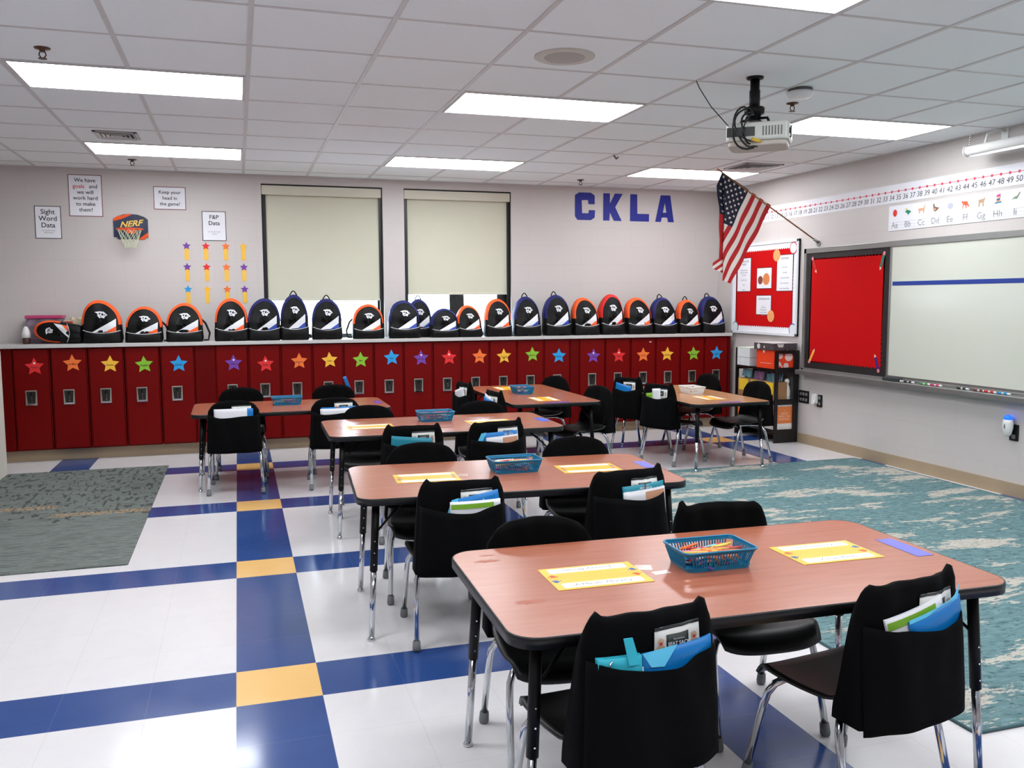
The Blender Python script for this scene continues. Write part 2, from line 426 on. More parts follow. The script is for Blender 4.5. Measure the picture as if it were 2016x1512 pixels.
# windows
glass = mat('window_glass', (235, 245, 250), 0.02)
gb = glass.node_tree.nodes['Principled BSDF']; gb.inputs['Transmission Weight'].default_value = 1.0; gb.inputs['IOR'].default_value = 1.01
for n, (a, b) in enumerate(WIN):
    f = MB(); y0, y1 = YB+0.13, YB+0.19
    f.b2((a, y0, WZ0), (a+0.05, y1, WZ1)).b2((b-0.05, y0, WZ0), (b, y1, WZ1)).b2((a, y0, WZ0), (b, y1, WZ0+0.05)).b2((a, y0, WZ1-0.05), (b, y1, WZ1))
    if n == 1: f.b2((2.19, y0-0.01, WZ0), (2.35, y1, WZ1)).b2((2.72, y0-0.02, WZ0), (2.852, y1, WZ1))
    fr = struct(f.build('window_%d' % (n+1), frame_black))
    MB().b2((a+0.05, y0+0.025, WZ0+0.05), (b-0.05, y0+0.03, WZ1-0.05)).build('pane', glass, fr)
    MB().b2((a, YB+0.045, WZ0), (a+0.042, YB+0.06, WZ1)).b2((b-0.034, YB+0.045, WZ0), (b, YB+0.06, WZ1)).build('recess_dark_strip', frame_black, fr)  # added black strips stand in for the dark of the recess behind the blind
    # dark jamb lining seen at the blind's edges
    MB().b2((a, YB+0.02, WZ0), (a+0.006, y0, WZ1)).b2((b-0.006, YB+0.02, WZ0), (b, y0, WZ1)).b2((a, YB+0.02, WZ1-0.006), (b, y0, WZ1)).build('jamb_lining', frame_black, fr)
    zb = 1.455 if n == 0 else 1.515
    t = thing('roller_blind', ['cream roller blind pulled low over the left window', 'cream roller blind over the window nearer the blue letters'][n], 'blind', ((a+b)/2, YB+0.06, zb), group='cream roller blinds')
    w2 = (b-a)/2
    MB().b2((-w2+0.004, -0.055, 2.495-zb), (w2-0.012, 0.03, 2.585-zb)).build('valance', valance_m, t, bevel=0.004)
    MB().b2((-w2+0.028, 0.0, 0.0), (w2-0.028, 0.003, 2.52-zb)).build('shade', blind_m, t)
    MB().b2((-w2+0.028, -0.008, -0.012), (w2-0.028, 0.010, 0.012)).build('bottom_bar', valance_m, t, bevel=0.003)

# ------------------------------------------------------------------ ceiling fittings
lamp_m = mat('lamp_diffuser', (246, 250, 254), 0.5, emit=LAMP)
def ordn(n): return ['first', 'second', 'third', 'fourth', 'fifth', 'sixth', 'seventh', 'eighth', 'ninth', 'tenth', 'eleventh', 'twelfth', 'thirteenth', 'fourteenth', 'fifteenth', 'sixteenth', 'seventeenth', 'eighteenth', 'nineteenth', 'twentieth', 'twenty-first', 'twenty-second', 'twenty-third'][n-1]
rows = {6: 'nearest the windows', 2: 'in the middle row', -2: 'at the top edge of the photo', -6: 'behind the viewer', -10: 'far behind the viewer'}
for j in (6, 2, -2, -6):
    for ci, i in enumerate((-3, 1, 5)):
        x0, y0 = GX0+i*GS, GY0+j*GS
        t = thing('ceiling_light', 'bright recessed fluorescent panel %s, %s column' % (rows[j], ['left', 'middle', 'right'][ci]), 'ceiling light', (x0+GS, y0+GS/2, H), group='fluorescent ceiling panels')
        a, b = GS-0.014, GS/2-0.012
        f = MB(); f.b2((-a, -b, -0.007), (a, -b+0.012, 0)).b2((-a, b-0.012, -0.007), (a, b, 0)).b2((-a, -b+0.012, -0.007), (-a+0.014, b-0.012, 0)).b2((a-0.014, -b+0.012, -0.007), (a, b-0.012, 0))
        f.build('frame', grid_m, t)
        MB().b2((-a+0.014, -b+0.012, -0.0055), (a-0.014, b-0.012, 0)).build('diffuser', lamp_m, t)
def vent(cx, cyy, s, label):
    t = thing('ceiling_vent', label, 'vent', (cx, cyy, H))
    MB().b2((-s, -s, -0.004), (s, s, 0)).build('backing', mat('vent_dark', (40, 38, 36), 0.8), t)
    f = MB(); f.b2((-s, -s, -0.008), (s, -s+0.02, 0)).b2((-s, s-0.02, -0.008), (s, s, 0)).b2((-s, -s, -0.008), (-s+0.02, s, 0)).b2((s-0.02, -s, -0.008), (s, s, 0))
    f.build('frame', grid_m, t)
    for k in range(1, 5):
        q = s*(1-k*0.2); f = MB()
        for ax in range(4):
            R_ = Matrix.Rotation(ax*PI/2, 4, 'Z'); m_ = MB().box((0, -q, -0.008), (2*q+0.01, 0.022, 0.002), (0.7, 0, 0)); m_.xf(R_); f.add(m_.v, m_.f)
        f.build('louvre', grid_m, t)
vent(GX0-2.5*GS+0.0, GY0+5.5*GS-0.05, 0.15, 'square louvred air vent in the ceiling above the left posters')
vent(GX0+6.5*GS, GY0+5.5*GS, 0.2, 'square louvred air vent in the ceiling above the flag')
t = thing('ceiling_speaker', 'round flush speaker grille in the ceiling', 'speaker', (1.635, 4.31, H))
MB().lathe([(0.155, 0), (0.155, -0.004), (0.145, -0.008), (0.11, -0.008)], seg=40).build('rim', mat('speaker_rim', (200, 197, 188), 0.6, var=0.02), t)
MB().lathe([(0.105, -0.0075), (0.10, -0.010), (0.02, -0.012)], seg=40).build('grille', mat('speaker_grille', (176, 172, 165), 0.7, var=0.08, vscale=300), t)
for x, y, lb in ((-0.871, 4.902, 'bronze fire sprinkler head beside the near left ceiling light'), (-0.84, 8.47, 'bronze fire sprinkler head near the back wall above the posters'), (3.448, 8.61, 'bronze fire sprinkler head near the back wall above the blue letters'), (3.405, 4.901, 'bronze fire sprinkler head under the smoke detector')):
    br_m = mat('bronze', (92, 66, 50), 0.35, 0.8, var=0.1)
    t = thing('fire_sprinkler', lb, 'sprinkler', (x, y, H), group='ceiling sprinklers')
    MB().lathe([(0.038, 0), (0.036, -0.005), (0.015, -0.008), (0.012, -0.02)], seg=20).build('escutcheon', br_m, t)
    m_ = MB().tube([(-0.012, 0, -0.02), (-0.016, 0, -0.035), (-0.006, 0, -0.048)], 0.003, 6).tube([(0.012, 0, -0.02), (0.016, 0, -0.035), (0.006, 0, -0.048)], 0.003, 6).lathe([(0.020, -0.050), (0.020, -0.053)], seg=12)
    m_.build('deflector', br_m, t)
t = thing('smoke_detector', 'white round smoke detector on the ceiling by the projector', 'smoke detector', (3.22, 4.56, H))
MB().lathe([(0.07, 0), (0.07, -0.018), (0.062, -0.02)], seg=28).build('base', mat('detector_base', (90, 88, 84), 0.6), t)
MB().lathe([(0.075, -0.018), (0.078, -0.028), (0.066, -0.048), (0.03, -0.054)], seg=28).build('cap', white_pl, t)
tag(MB().tube([(3.13, 7.05, H-0.006), (3.165, 7.08, H-0.03), (3.20, 7.12, H-0.008)], 0.006, 6).build('ceiling_hook', mat('brown_metal', (96, 70, 50), 0.5)), 'small brown hook stuck in the ceiling grid', 'hook')

# projector ---------------------------------------------------------------
PX, PY = 2.81, 4.40
t = thing('projector_mount', 'black ceiling pole and clamp holding the projector', 'mount', (PX, PY, H))
MB().lathe([(0.048, 0), (0.046, -0.010), (0.03, -0.014)], seg=20).lathe([(0.026, -0.01), (0.026, -0.07), (0.030, -0.075), (0.030, -0.2)], seg=18).build('pole', black_metal, t)
MB().lathe([(0.05, -0.165), (0.056, -0.17), (0.056, -0.2), (0.038, -0.21), (0.032, -0.24)], seg=24).build('swivel', black_metal, t)
m_ = MB()
for a in range(4):
    an = a*PI/2+0.5; m_.tube([(0.02*math.cos(an), 0.02*math.sin(an), -0.228), (0.08*math.cos(an), 0.08*math.sin(an), -0.232), (0.095*math.cos(an), 0.095*math.sin(an), -0.262)], 0.008, 8)
m_.build('clamp_arms', black_metal, t)
t = thing('projector', 'off-white video projector hanging under the ceiling', 'projector', (PX+0.02, PY-0.02, H-0.395), rotz=math.radians(-38))
body = MB().prism(rrect(0.34, 0.27, 0.05), (0, 0, 0.028), (1, 0, 0), (0, 1, 0), 0.098)
body.build('casing', beige_pl, t, bevel=0.010)
MB().prism(rrect(0.32, 0.25, 0.05), (0, 0, 0.0), (1, 0, 0), (0, 1, 0), 0.028).build('underside', mat('projector_under', (186, 178, 168), 0.5, var=0.02), t, bevel=0.008)
MB().prism(rrect(0.075, 0.10, 0.02), (0.09, -0.02, 0.124), (1, 0, 0), (0, 1, 0), 0.004).build('top_panel', beige_pl, t)
MB().b2((0.169, -0.09, 0.045), (0.174, 0.09, 0.105)).build('front_band', white_pl, t)
MB().lathe([(0.035, 0), (0.032, 0.012), (0.026, 0.012)], c=(0.168, -0.06, 0.075), seg=24, rot=(0, PI/2, 0)).build('lens', black_plastic, t)
MB().b2((-0.16, -0.138, 0.05), (-0.01, -0.133, 0.10)).build('port_panel', black_plastic, t)
v_ = MB()
for k in range(7): v_.b2((0.03+k*0.016, -0.1365, 0.05), (0.038+k*0.016, -0.134, 0.10))
v_.build('vent_slots', mat('slot_grey', (110, 112, 110), 0.6), t)
t2 = thing('projector_cables', 'black looped cables with a yellow plug behind the projector', 'cable', (PX-0.14, PY-0.11, H-0.32))
for k, (r_, dz, dx) in enumerate(((0.11, 0.10, 0), (0.09, 0.09, 0.015), (0.12, 0.085, -0.015), (0.075, 0.07, 0.02))):
    pts = []
    for q in range(13):
        a = PI*0.55+q*PI*1.05/12
        pts.append((dx+r_*math.cos(a)*0.9+0.05, 0.02*math.sin(q*0.6+k), r_*math.sin(a)*0.95+0.02))
    pts = [(0.12, 0.08, 0.11)]+pts+[(0.10, 0.01, -0.075+0.01*k)]
    MB().tube(pts, 0.0055 if k < 3 else 0.004, 7).build('cable', black_plastic, t2)
MB().tube([(0.045, -0.02, -0.045), (0.10, -0.02, -0.055)], 0.010, 8).build('yellow_plug', mat('yellow_plug', (214, 176, 60), 0.5), t2)['label'] = 'yellow cable plug'
MB().tube([(2.527, 4.555, H-0.003), (2.535, 4.53, H-0.05), (2.575, 4.47, H-0.16), (2.63, 4.39, H-0.27), (2.665, 4.33, H-0.34), (2.70, 4.30, H-0.36)], 0.003, 6).mapv(lambda x, y, z: (x-(PX-0.14), y-(PY-0.11), z-(H-0.32))).build('ceiling_cord', black_plastic, t2)
# screen tube at right
t = thing('projection_screen', 'white rolled-up projection screen casing on the right wall', 'projection screen', (5.20, 5.3, 2.53))
MB().tube([(0, 0.0, 0), (0, -2.4, 0)], 0.034, 20).build('casing', white_pl, t)
MB().tube([(0, 0.008, 0), (0, -0.002, 0)], 0.040, 20).build('end_cap', white_pl, t)
MB().b2((-0.006, -2.38, -0.05), (0.006, -0.03, -0.03)).build('slat_bar', mat('silver_bar', (170, 170, 172), 0.3, 0.8), t)
for yy in (-0.16, -2.2):
    m_ = MB().tube([(0.185, yy, 0.13), (0.10, yy, 0.13), (0.02, yy, 0.10), (0.0, yy, 0.03)], 0.010, 8).b2((0.175, yy-0.03, 0.06), (0.185, yy+0.03, 0.16))
    m_.build('wall_bracket', white_pl, t)
m_ = MB()
for k in range(5): m_.lathe([(0.001, -0.008), (0.008, 0), (0.001, 0.008)], c=(0.0, -0.02, 0.045+k*0.017), seg=8)
m_.build('chain', chrome, t)

# ------------------------------------------------------------------ lockers and countertop
YF = 8.70; ZL0, ZL1 = 0.108, 1.030; LW = 0.2985
lx = [-1.770+0.3055*k for k in range(5)]+[-0.066+0.2990*k for k in range(12)]+[3.624+0.3015*k for k in range(6)]
star_cols = ['red', 'orange', 'yellow', 'green', 'blue', 'purple', 'red', 'orange', 'yellow', 'green', 'blue', 'purple', 'red', 'orange', 'yellow', 'green', 'blue', 'purple', 'red', 'orange', 'yellow', 'green', 'blue']
star_x = [-1.744, -1.435, -1.125, -.837, -.538, -.05, .243, .557, .848, 1.15, 1.459, 1.759, 2.048, 2.371, 2.634, 2.947, 3.243, 3.639, 3.937, 4.228, 4.519, 4.846, 5.135]
star_z = [.865, .888, .872, .862, .86, .855, .838, .859, .862, .857, .873, .861, .86, .863, .860, .871, .85, .840, .838, .838, .840, .838, .838]
star_txt = ['Avery', 'Ja Mya', 'Dominic', 'Angelo', 'Jordan', 'Ja Mere', 'Ryder', 'Deandre\nJr', 'Liam', 'Sky', 'Kia', 'Journey', 'Carter', 'J Marie', 'Camila\nM', 'Maurice', 'Xavier', 'Lailah', 'Taylor', 'Jah Mir', 'Sophia', 'Marian', 'Layla']
slot_dark = mat('latch_recess', (52, 48, 44), 0.4, 0.6, var=0.1)
def door_latch(parent):
    d = MB().b2((-0.046, -0.006, -0.066), (0.046, 0.0, 0.070)).build('latch_plate', mat('latch_grey', (160, 154, 146), 0.35, 0.5, var=0.1), parent, bevel=0.002)
    MB().prism([(-0.038, 0.060), (0.038, 0.060), (0.030, -0.048), (-0.030, -0.048)], (0, -0.0062, 0), (1, 0, 0), (0, 0, 1), 0.0012).build('latch_cup', slot_dark, d)
    MB().prism([(-0.032, -0.050), (0.032, -0.050), (0.040, -0.064), (-0.040, -0.064)], (0, -0.0062, 0), (1, 0, 0), (0, 0, 1), 0.006).build('latch_lip', chrome, d)
    m_ = MB().b2((-0.007, -0.012, 0.025), (0.007, -0.0062, 0.055))
    m_.build('latch_pull', black_metal, d)
    m_ = MB()
    for z in (0.008, -0.012, -0.032): m_.lathe([(0.004, 0), (0.003, 0.003)], c=(0.004, -0.0072, z), seg=8, rot=(PI/2, 0, 0))
    m_.build('rivet', chrome, d)
    return d
for k, x in enumerate(lx):
    t = thing('locker', 'dark red half-height metal locker, %s from the left, %s star on its door' % (ordn(k+1), star_cols[k]), 'locker', (x, YF, ZL0), group='red lockers along the back wall')
    h = ZL1-ZL0
    MB().b2((-LW/2+0.001, 0.016, 0), (LW/2-0.001, 0.40, h)).build('body', locker_side, t)
    dr = MB().b2((-LW/2+0.012, -0.004, 0.012), (LW/2-0.012, 0.014, h-0.012)).b2((-LW/2+0.001, 0.004, 0), (-LW/2+0.009, 0.016, h)).b2((LW/2-0.009, 0.004, 0), (LW/2-0.001, 0.016, h)).build('door', locker_red, t, bevel=0.002)
    l = door_latch(dr); l.location = (-0.012 if k < 5 else 0.0, -0.004, 0.584-ZL0)
for a, b, lb in ((-2.02, -1.925, 'at the left end of the locker row'), (-0.394, -0.2165, 'after the fifth locker'), (3.375, 3.472, 'after the seventeenth locker'), (5.285, 5.318, 'at the right end of the locker row')):
    tag(MB().b2((a, YF, ZL0), (b, YF+0.4, ZL1)).build('filler_panel', locker_side, bevel=0.002), 'plain dark red filler panel '+lb, 'panel')
tag(MB().b2((XL, YF-0.025, ZL1), (5.325, YB, 1.063)).build('countertop', laminate_grey, bevel=0.003), 'long pale grey countertop over the red lockers', 'countertop')
tag(MB().b2((4.30, YF-0.0052, 0.975), (4.325, YF-0.004, 0.985)).build('paper_scrap', paper), 'tiny white scrap stuck high on a red locker door', 'scrap')
for k, x in enumerate(star_x):
    rot = random.uniform(-0.06, 0.06)
    s = MB().prism(star_pts(0.082, 0.040, rot), (0, 0, 0), (1, 0, 0), (0, 0, 1), 0.002).build('paper_star', star_m[star_cols[k]], loc=(x, YF-0.0045, star_z[k]))
    tag(s, '%s paper name star on the %s locker door from the left' % (star_cols[k], ordn(k+1)), 'star', 'coloured paper stars on the lockers')
    tx = MB()
    ls = star_txt[k].split('\n')
    for q, w in enumerate(ls): put_text(tx, w, (0, -0.0026, -0.006-q*0.016), (1, 0, 0), (0, 0, 1), 0.024 if len(w) < 7 else 0.019, bold=0.012)
    tx.build('handwritten_name', ink, s)
    if star_cols[k] in ('red', 'purple'):
        MB().prism(circ(0.009, 10), (0, -0.002, 0.032), (1, 0, 0), (0, 0, 1), 0.0008).build('tape_spot', paper, s)

# ------------------------------------------------------------------ back wall papers
YW = YB-0.002
def sign(cx, cz, w, h, lines, border, label, rot=0.0, bw=0.006):
    t = thing('paper_sign', label, 'sign', (cx, YW, cz)); t.rotation_euler = (0, rot, 0)
    MB().b2((-w/2, -0.0012, -h/2), (w/2, 0.0, h/2)).build('border_sheet', border, t)
    MB().b2((-w/2+bw, -0.0022, -h/2+bw), (w/2-bw, -0.0013, h/2-bw)).build('sheet', paper, t)
    bk = MB(); rd = MB(); gr = MB()
    for (st, x, z, size, c) in lines:
        put_text({'k': bk, 'r': rd, 'g': gr}[c], st, (x, -0.003, z), (1, 0, 0), (0, 0, 1), size, bold=0.010 if c != 'g' else 0.0)
    for q, m_, n in ((bk, ink, 'printed_text'), (rd, red_ink, 'red_text'), (gr, grey_ink, 'small_text')):
        if q.v: q.build(n, m_, t)
    return t
sign(-1.65, 2.176, 0.222, 0.30, [('Sight', 0, 0.095, 0.062, 'k'), ('Word', 0, 0.033, 0.062, 'k'), ('Data', 0, -0.028, 0.062, 'k'), ('1st Grade Goal:', 0, -0.075, 0.018, 'g'), ('100 words', 0, -0.095, 0.018, 'g')], ink, 'black-bordered paper sign reading Sight Word Data')
sign(-1.323, 2.43, 0.288, 0.385, [('We have', 0, 0.14, 0.050, 'k'), ('goals', -0.055, 0.084, 0.050, 'r'), ('and', 0.07, 0.084, 0.050, 'k'), ('we will', 0, 0.030, 0.050, 'k'), ('work hard', 0, -0.024, 0.050, 'k'), ('to make', 0, -0.078, 0.050, 'k'), ('them!', 0, -0.132, 0.050, 'k')], maroon, 'maroon-bordered paper sign starting We have goals')
sign(-0.586, 2.428, 0.29, 0.217, [('Keep your', 0, 0.055, 0.046, 'k'), ('head in', 0, 0.0, 0.046, 'k'), ('the game!', 0, -0.055, 0.046, 'k')], maroon, 'maroon-bordered paper sign reading Keep your head in the game')
sign(-0.19, 2.172, 0.222, 0.285, [('F&P', 0, 0.085, 0.055, 'k'), ('Data', 0, 0.027, 0.055, 'k'), ('1st Grade Goal:', 0, -0.055, 0.018, 'g'), ('Level J', 0, -0.076, 0.018, 'g')], ink, 'black-bordered paper sign reading F&P Data')
# toy hoop
t = thing('toy_basketball_hoop', 'small toy basketball hoop with a dark printed backboard on the back wall', 'basketball hoop', (-0.942, YW, 2.15))
out = [(-0.152, -0.10), (-0.12, -0.10), (-0.12, -0.118), (0.125, -0.118), (0.125, -0.10), (0.152, -0.10), (0.152, 0.07), (0.12, 0.095), (0.06, 0.115), (0, 0.12), (-0.06, 0.115), (-0.12, 0.095), (-0.152, 0.07)]
bbd = MB().prism(out, (0, 0, 0), (1, 0, 0), (0, 0, 1), 0.008).build('backboard', mat('backboard_navy', (26, 40, 72), 0.4, var=0.5, vscale=18), t)
MB().prism([(0.06, -0.118), (0.125, -0.118), (0.125, -0.10), (0.152, -0.10), (0.152, -0.05)], (0, -0.0082, 0), (1, 0, 0), (0, 0, 1), 0.0008).build('orange_corner', orange_f, bbd)
m_ = MB().prism([(-0.152, 0.05), (-0.152, 0.07), (-0.12, 0.095), (-0.03, 0.117), (0.02, 0.118), (-0.08, 0.07)], (0, -0.0082, 0), (1, 0, 0), (0, 0, 1), 0.0008)
m_.build('orange_swoosh', orange_f, bbd)
put_text(MB(), 'NERF', (0, -0.0105, 0.025), (1, 0, 0.12), (0, 0, 1), 0.075, bold=0.03, shear=0.3, sx=1.1).build('logo_text', mat('logo_yellow', (236, 196, 90), 0.5), bbd)
rp = [(0.118*math.cos(a*PI/12), -0.125+0.105*math.sin(a*PI/12), -0.032) for a in range(24)]
MB().tube(rp, 0.006, 8, closed=True).build('rim', mat('rim_orange', (232, 84, 30), 0.4), t)
MB().b2((-0.04, -0.03, -0.065), (0.04, -0.008, -0.025)).build('rim_bracket', MATS['rim_orange'], t, bevel=0.004)
m_ = MB()
for k in range(12):
    for s_ in (1, -1):
        pts = []
        for q in range(6):
            f = q/5; a = (k/12+s_*f*0.17)*2*PI; r_ = 0.105*(1-f*0.55)
            pts.append((r_*math.cos(a), -0.125+r_*math.sin(a)*0.9, -0.034-0.17*f))
        m_.tube(pts, 0.0018, 4, caps=False)
m_.build('net', mat('net_green', (222, 232, 196), 0.7), t)
# star markers with ribbons
sc = [['purple', 'red', 'orange', 'yellow'], ['purple', 'red', 'orange', 'purple'], ['blue', 'yellow', 'orange', 'purple']]
ry = mat('ribbon_yellow', (240, 190, 70), 0.6, var=0.02)
for r_ in range(3):
    for c_ in range(4):
        x = (-0.452, -0.274, -0.089, 0.076)[c_]; z = (1.977, 1.774, 1.558)[r_]
        t = thing('star_marker', '%s star over a yellow ribbon on the back wall, %s row, %s column' % (sc[r_][c_], ['top', 'middle', 'bottom'][r_], ordn(c_+1)), 'wall decoration', (x, YW, z), group='star and ribbon markers under the data signs')
        MB().b2((-0.020, -0.0012, -0.135), (0.020, 0, 0.0)).build('ribbon', ry, t)
        MB().prism(star_pts(0.040, 0.019), (0, -0.0013, 0), (1, 0, 0), (0, 0, 1), 0.0015).build('star', star_m[sc[r_][c_]], t)
# CKLA letters
LET = {'C': [[(0.03, 0), (0.19, 0), (0.235, 0.03), (0.24, 0.11), (0.165, 0.11), (0.16, 0.075), (0.085, 0.075), (0.08, 0.215), (0.155, 0.22), (0.16, 0.175), (0.235, 0.175), (0.235, 0.27), (0.19, 0.30), (0.05, 0.30), (0.0, 0.27), (0.0, 0.04)]],
 'K': [[(0, 0), (0.075, 0), (0.08, 0.09), (0.13, 0.0), (0.225, 0.0), (0.145, 0.15), (0.235, 0.30), (0.14, 0.30), (0.08, 0.19), (0.08, 0.30), (0, 0.30)]],
 'L': [[(0, 0), (0.235, 0), (0.235, 0.085), (0.09, 0.085), (0.085, 0.30), (0, 0.30)]],
 'A': [[(0, 0), (0.07, 0), (0.085, 0.06), (0.15, 0.06), (0.16, 0), (0.235, 0), (0.185, 0.30), (0.065, 0.30)]]}
for ch, x in (('C', 3.590), ('K', 3.928), ('L', 4.256), ('A', 4.570)):
    m_ = MB()
    if ch == 'A':
        for p in ([(0, 0), (0.07, 0), (0.118, 0.215), (0.118, 0.30), (0.065, 0.30)], [(0.235, 0), (0.185, 0.30), (0.118, 0.30), (0.118, 0.215), (0.16, 0)], [(0.075, 0.05), (0.155, 0.05), (0.145, 0.105), (0.088, 0.105)]):
            m_.prism(p, (0, 0, 0), (1, 0, 0), (0, 0, 1), 0.0015)
    else: m_.prism(LET[ch][0], (0, 0, 0), (1, 0, 0), (0, 0, 1), 0.0015)
    tag(m_.build('paper_letter', navy_paper, loc=(x, YW, 2.322)), 'large blue paper letter %s high on the back wall' % ch, 'letter', 'blue paper letters on the back wall')

# ------------------------------------------------------------------ right wall
XW = XR-0.002
# local frame on right wall: a = towards the viewer (-y), b = up
A_, B_ = (0, -1, 0), (0, 0, 1)
def scallop(w, h, bw, r, n_in=1):
    """closed inner wavy rectangle outline centred at 0"""
    pts = []; W, Hh = w/2-bw, h/2-bw
    def side(x0, y0, x1, y1, nx, ny):
        L = math.hypot(x1-x0, y1-y0); n = max(2, int(L/(2*r))); 
        for k in range(n):
            for q in range(6):
                f = (k+q/6)/n; d = abs(math.sin(PI*(q/6)))*r*0.8
                pts.append((x0+(x1-x0)*f+nx*d, y0+(y1-y0)*f+ny*d))
    side(W, -Hh, W, Hh, -1, 0); side(W, Hh, -W, Hh, 0, -1); side(-W, Hh, -W, -Hh, 1, 0); side(-W, -Hh, W, -Hh, 0, 1)
    return pts
def wall_prism(mb, pts, y, z, x, t, m=0): return mb.prism(pts, (x, y, z), A_, B_, t, m)
# small white bulletin board with red paper
yc, zc = 8.15, 1.555
t = thing('bulletin_board', 'white-framed bulletin board with red paper behind the flag', 'bulletin board', (0, 0, 0)); t.location = (XW, yc, zc)
def wp(pts, x, th, name, m, parent, dy=0, dz=0): return MB().prism(pts, (x, dy, dz), A_, B_, th).build(name, m, parent)
bw_, bh_ = 1.22, 0.98
wp(rrect(bw_, bh_, 0.01), -0.0, 0.02, 'backing', paper, t)
f = MB()
for (a0, b0, a1, b1) in ((-bw_/2, -bh_/2, bw_/2, -bh_/2+0.03), (-bw_/2, bh_/2-0.03, bw_/2, bh_/2), (-bw_/2, -bh_/2, -bw_/2+0.03, bh_/2), (bw_/2-0.03, -bh_/2, bw_/2, bh_/2)):
    f.b2((-0.03, -a0, b0), (0, -a1, b1))
f.build('frame', mat('white_frame', (214, 216, 222), 0.4, var=0.02), t, bevel=0.003)
wp(rrect(bw_-0.06, bh_-0.06, 0.01), -0.0205, 0.001, 'white_border', paper, t)
wp(scallop(bw_, bh_, 0.078, 0.018), -0.0218, 0.001, 'red_paper', bright_red, t)
for (a, b, c) in ((0.52, 0.40, 'red'), (-0.53, -0.42, 'green'), (0.54, -0.42, 'blue')):
    r_ = wp(circ(0.062), -0.0235, 0.001, 'round_badge', mat('ring_'+c, {'red': (200, 60, 70), 'green': (30, 110, 100), 'blue': (36, 70, 160)}[c], 0.5), t, -a, b)
    MB().prism(circ(0.052), (-0.0247, -a, b), A_, B_, 0.0006).build('badge_face', mat('badge_face', (214, 218, 222), 0.6), r_)
def notice(a, b, w, h, title, lines, ball=None):
    n_ = wp(rrect(w, h, 0.002, 1), -0.024, 0.001, 'notice', ink, t, -a, b)
    MB().prism(rrect(w-0.012, h-0.012, 0.002, 1), (-0.0253, -a, b), A_, B_, 0.0006).build('notice_sheet', paper, n_)
    m_ = MB()
    if title:
        for q, s_ in enumerate(title): put_text(m_, s_, (-0.0265, -a, b+h/2-0.04-q*0.032), A_, B_, 0.028, bold=0.02)
    z = b+h/2-0.04-len(title)*0.032-0.03
    for s_ in lines:
        if s_: put_text(m_, s_, (-0.0265, -a, z), A_, B_, 0.019, bold=0.01)
        z -= 0.027
    if m_.v: m_.build('notice_text', grey_ink, n_)
    return n_
notice(-0.37, 0.155, 0.27, 0.37, ['MASTER CLASS', 'RULES'], ['Respect property', 'Kindness to others', 'all around', '', 'Use calm voice', '', 'Share', '', 'Smile'])
notice(0.385, 0.155, 0.28, 0.375, ['REWARDS'], ['', 'Extra Time', '', 'Prize Bag', '', 'Lunch with a friend', '', 'Good notes home', '', 'Snack, Games, Movie'])
notice(0.02, -0.175, 0.28, 0.21, ['CONSEQUENCES'], ['', 'Time Out', 'Owed minutes', 'Loss of Privilege', 'Call home'])
n_ = notice(0.02, 0.11, 0.28, 0.225, [], [])
for (a, b, r_, c, nm) in ((0.06, 0.10, 0.062, (214, 128, 70), 'orange_ball'), (-0.05, 0.09, 0.045, (130, 62, 40), 'brown_ball'), (0.0, 0.155, 0.035, (236, 236, 236), 'white_ball'), (0.01, 0.045, 0.028, (232, 226, 220), 'small_ball')):
    MB().prism(circ(r_, 18), (-0.0262-0.0004*len(nm) % 0.001, -a, b), A_, B_, 0.0006).build('printed_ball', mat(nm, c, 0.6), n_)
for a, b in ((0.24, 0.34), (0.16, -0.29)):
    q = wp(circ(0.062, 20), -0.027, 0.001, 'ball_cutout', mat('cutout_orange', (232, 160, 100), 0.6, var=0.1, vscale=30), t, -a, b)
# big marker board: frame, red panel, whiteboard, tray
y_r0, y_r1, zb0, zb1 = 7.42, 6.24, 0.745, 1.915
t = thing('marker_board', 'long aluminium-framed wall board with red paper panel and whiteboard', 'whiteboard', (XW, 7.42, 0.705))
def P(y0, z0, y1, z1, x0, x1): return MB().b2((x0, y0-7.42, z0-0.705), (x1, y1-7.42, z1-0.705))
P(7.44, 0.735, 1.9, 1.93, -0.02, 0).build('backing', alu, t)
wpn = P(6.225, 0.785, 1.95, 1.885, -0.024, -0.019).build('whiteboard_panel', whiteboard_m, t)
P(6.21, 1.555, 1.95, 1.590, -0.0255, -0.024).build('blue_tape_line', mat('blue_tape', (20, 52, 140), 0.5, var=0.03), wpn)
P(7.395, 0.765, 6.245, 1.895, -0.025, -0.019).build('black_border', mat('border_black', (26, 18, 20), 0.6, var=0.4, vscale=25), t)
pr = MB().prism(scallop(1.15, 1.13, 0.062, 0.02), (-0.0262, 6.82-7.42, 1.33-0.705), A_, B_, 0.001).build('red_paper', bright_red, t)
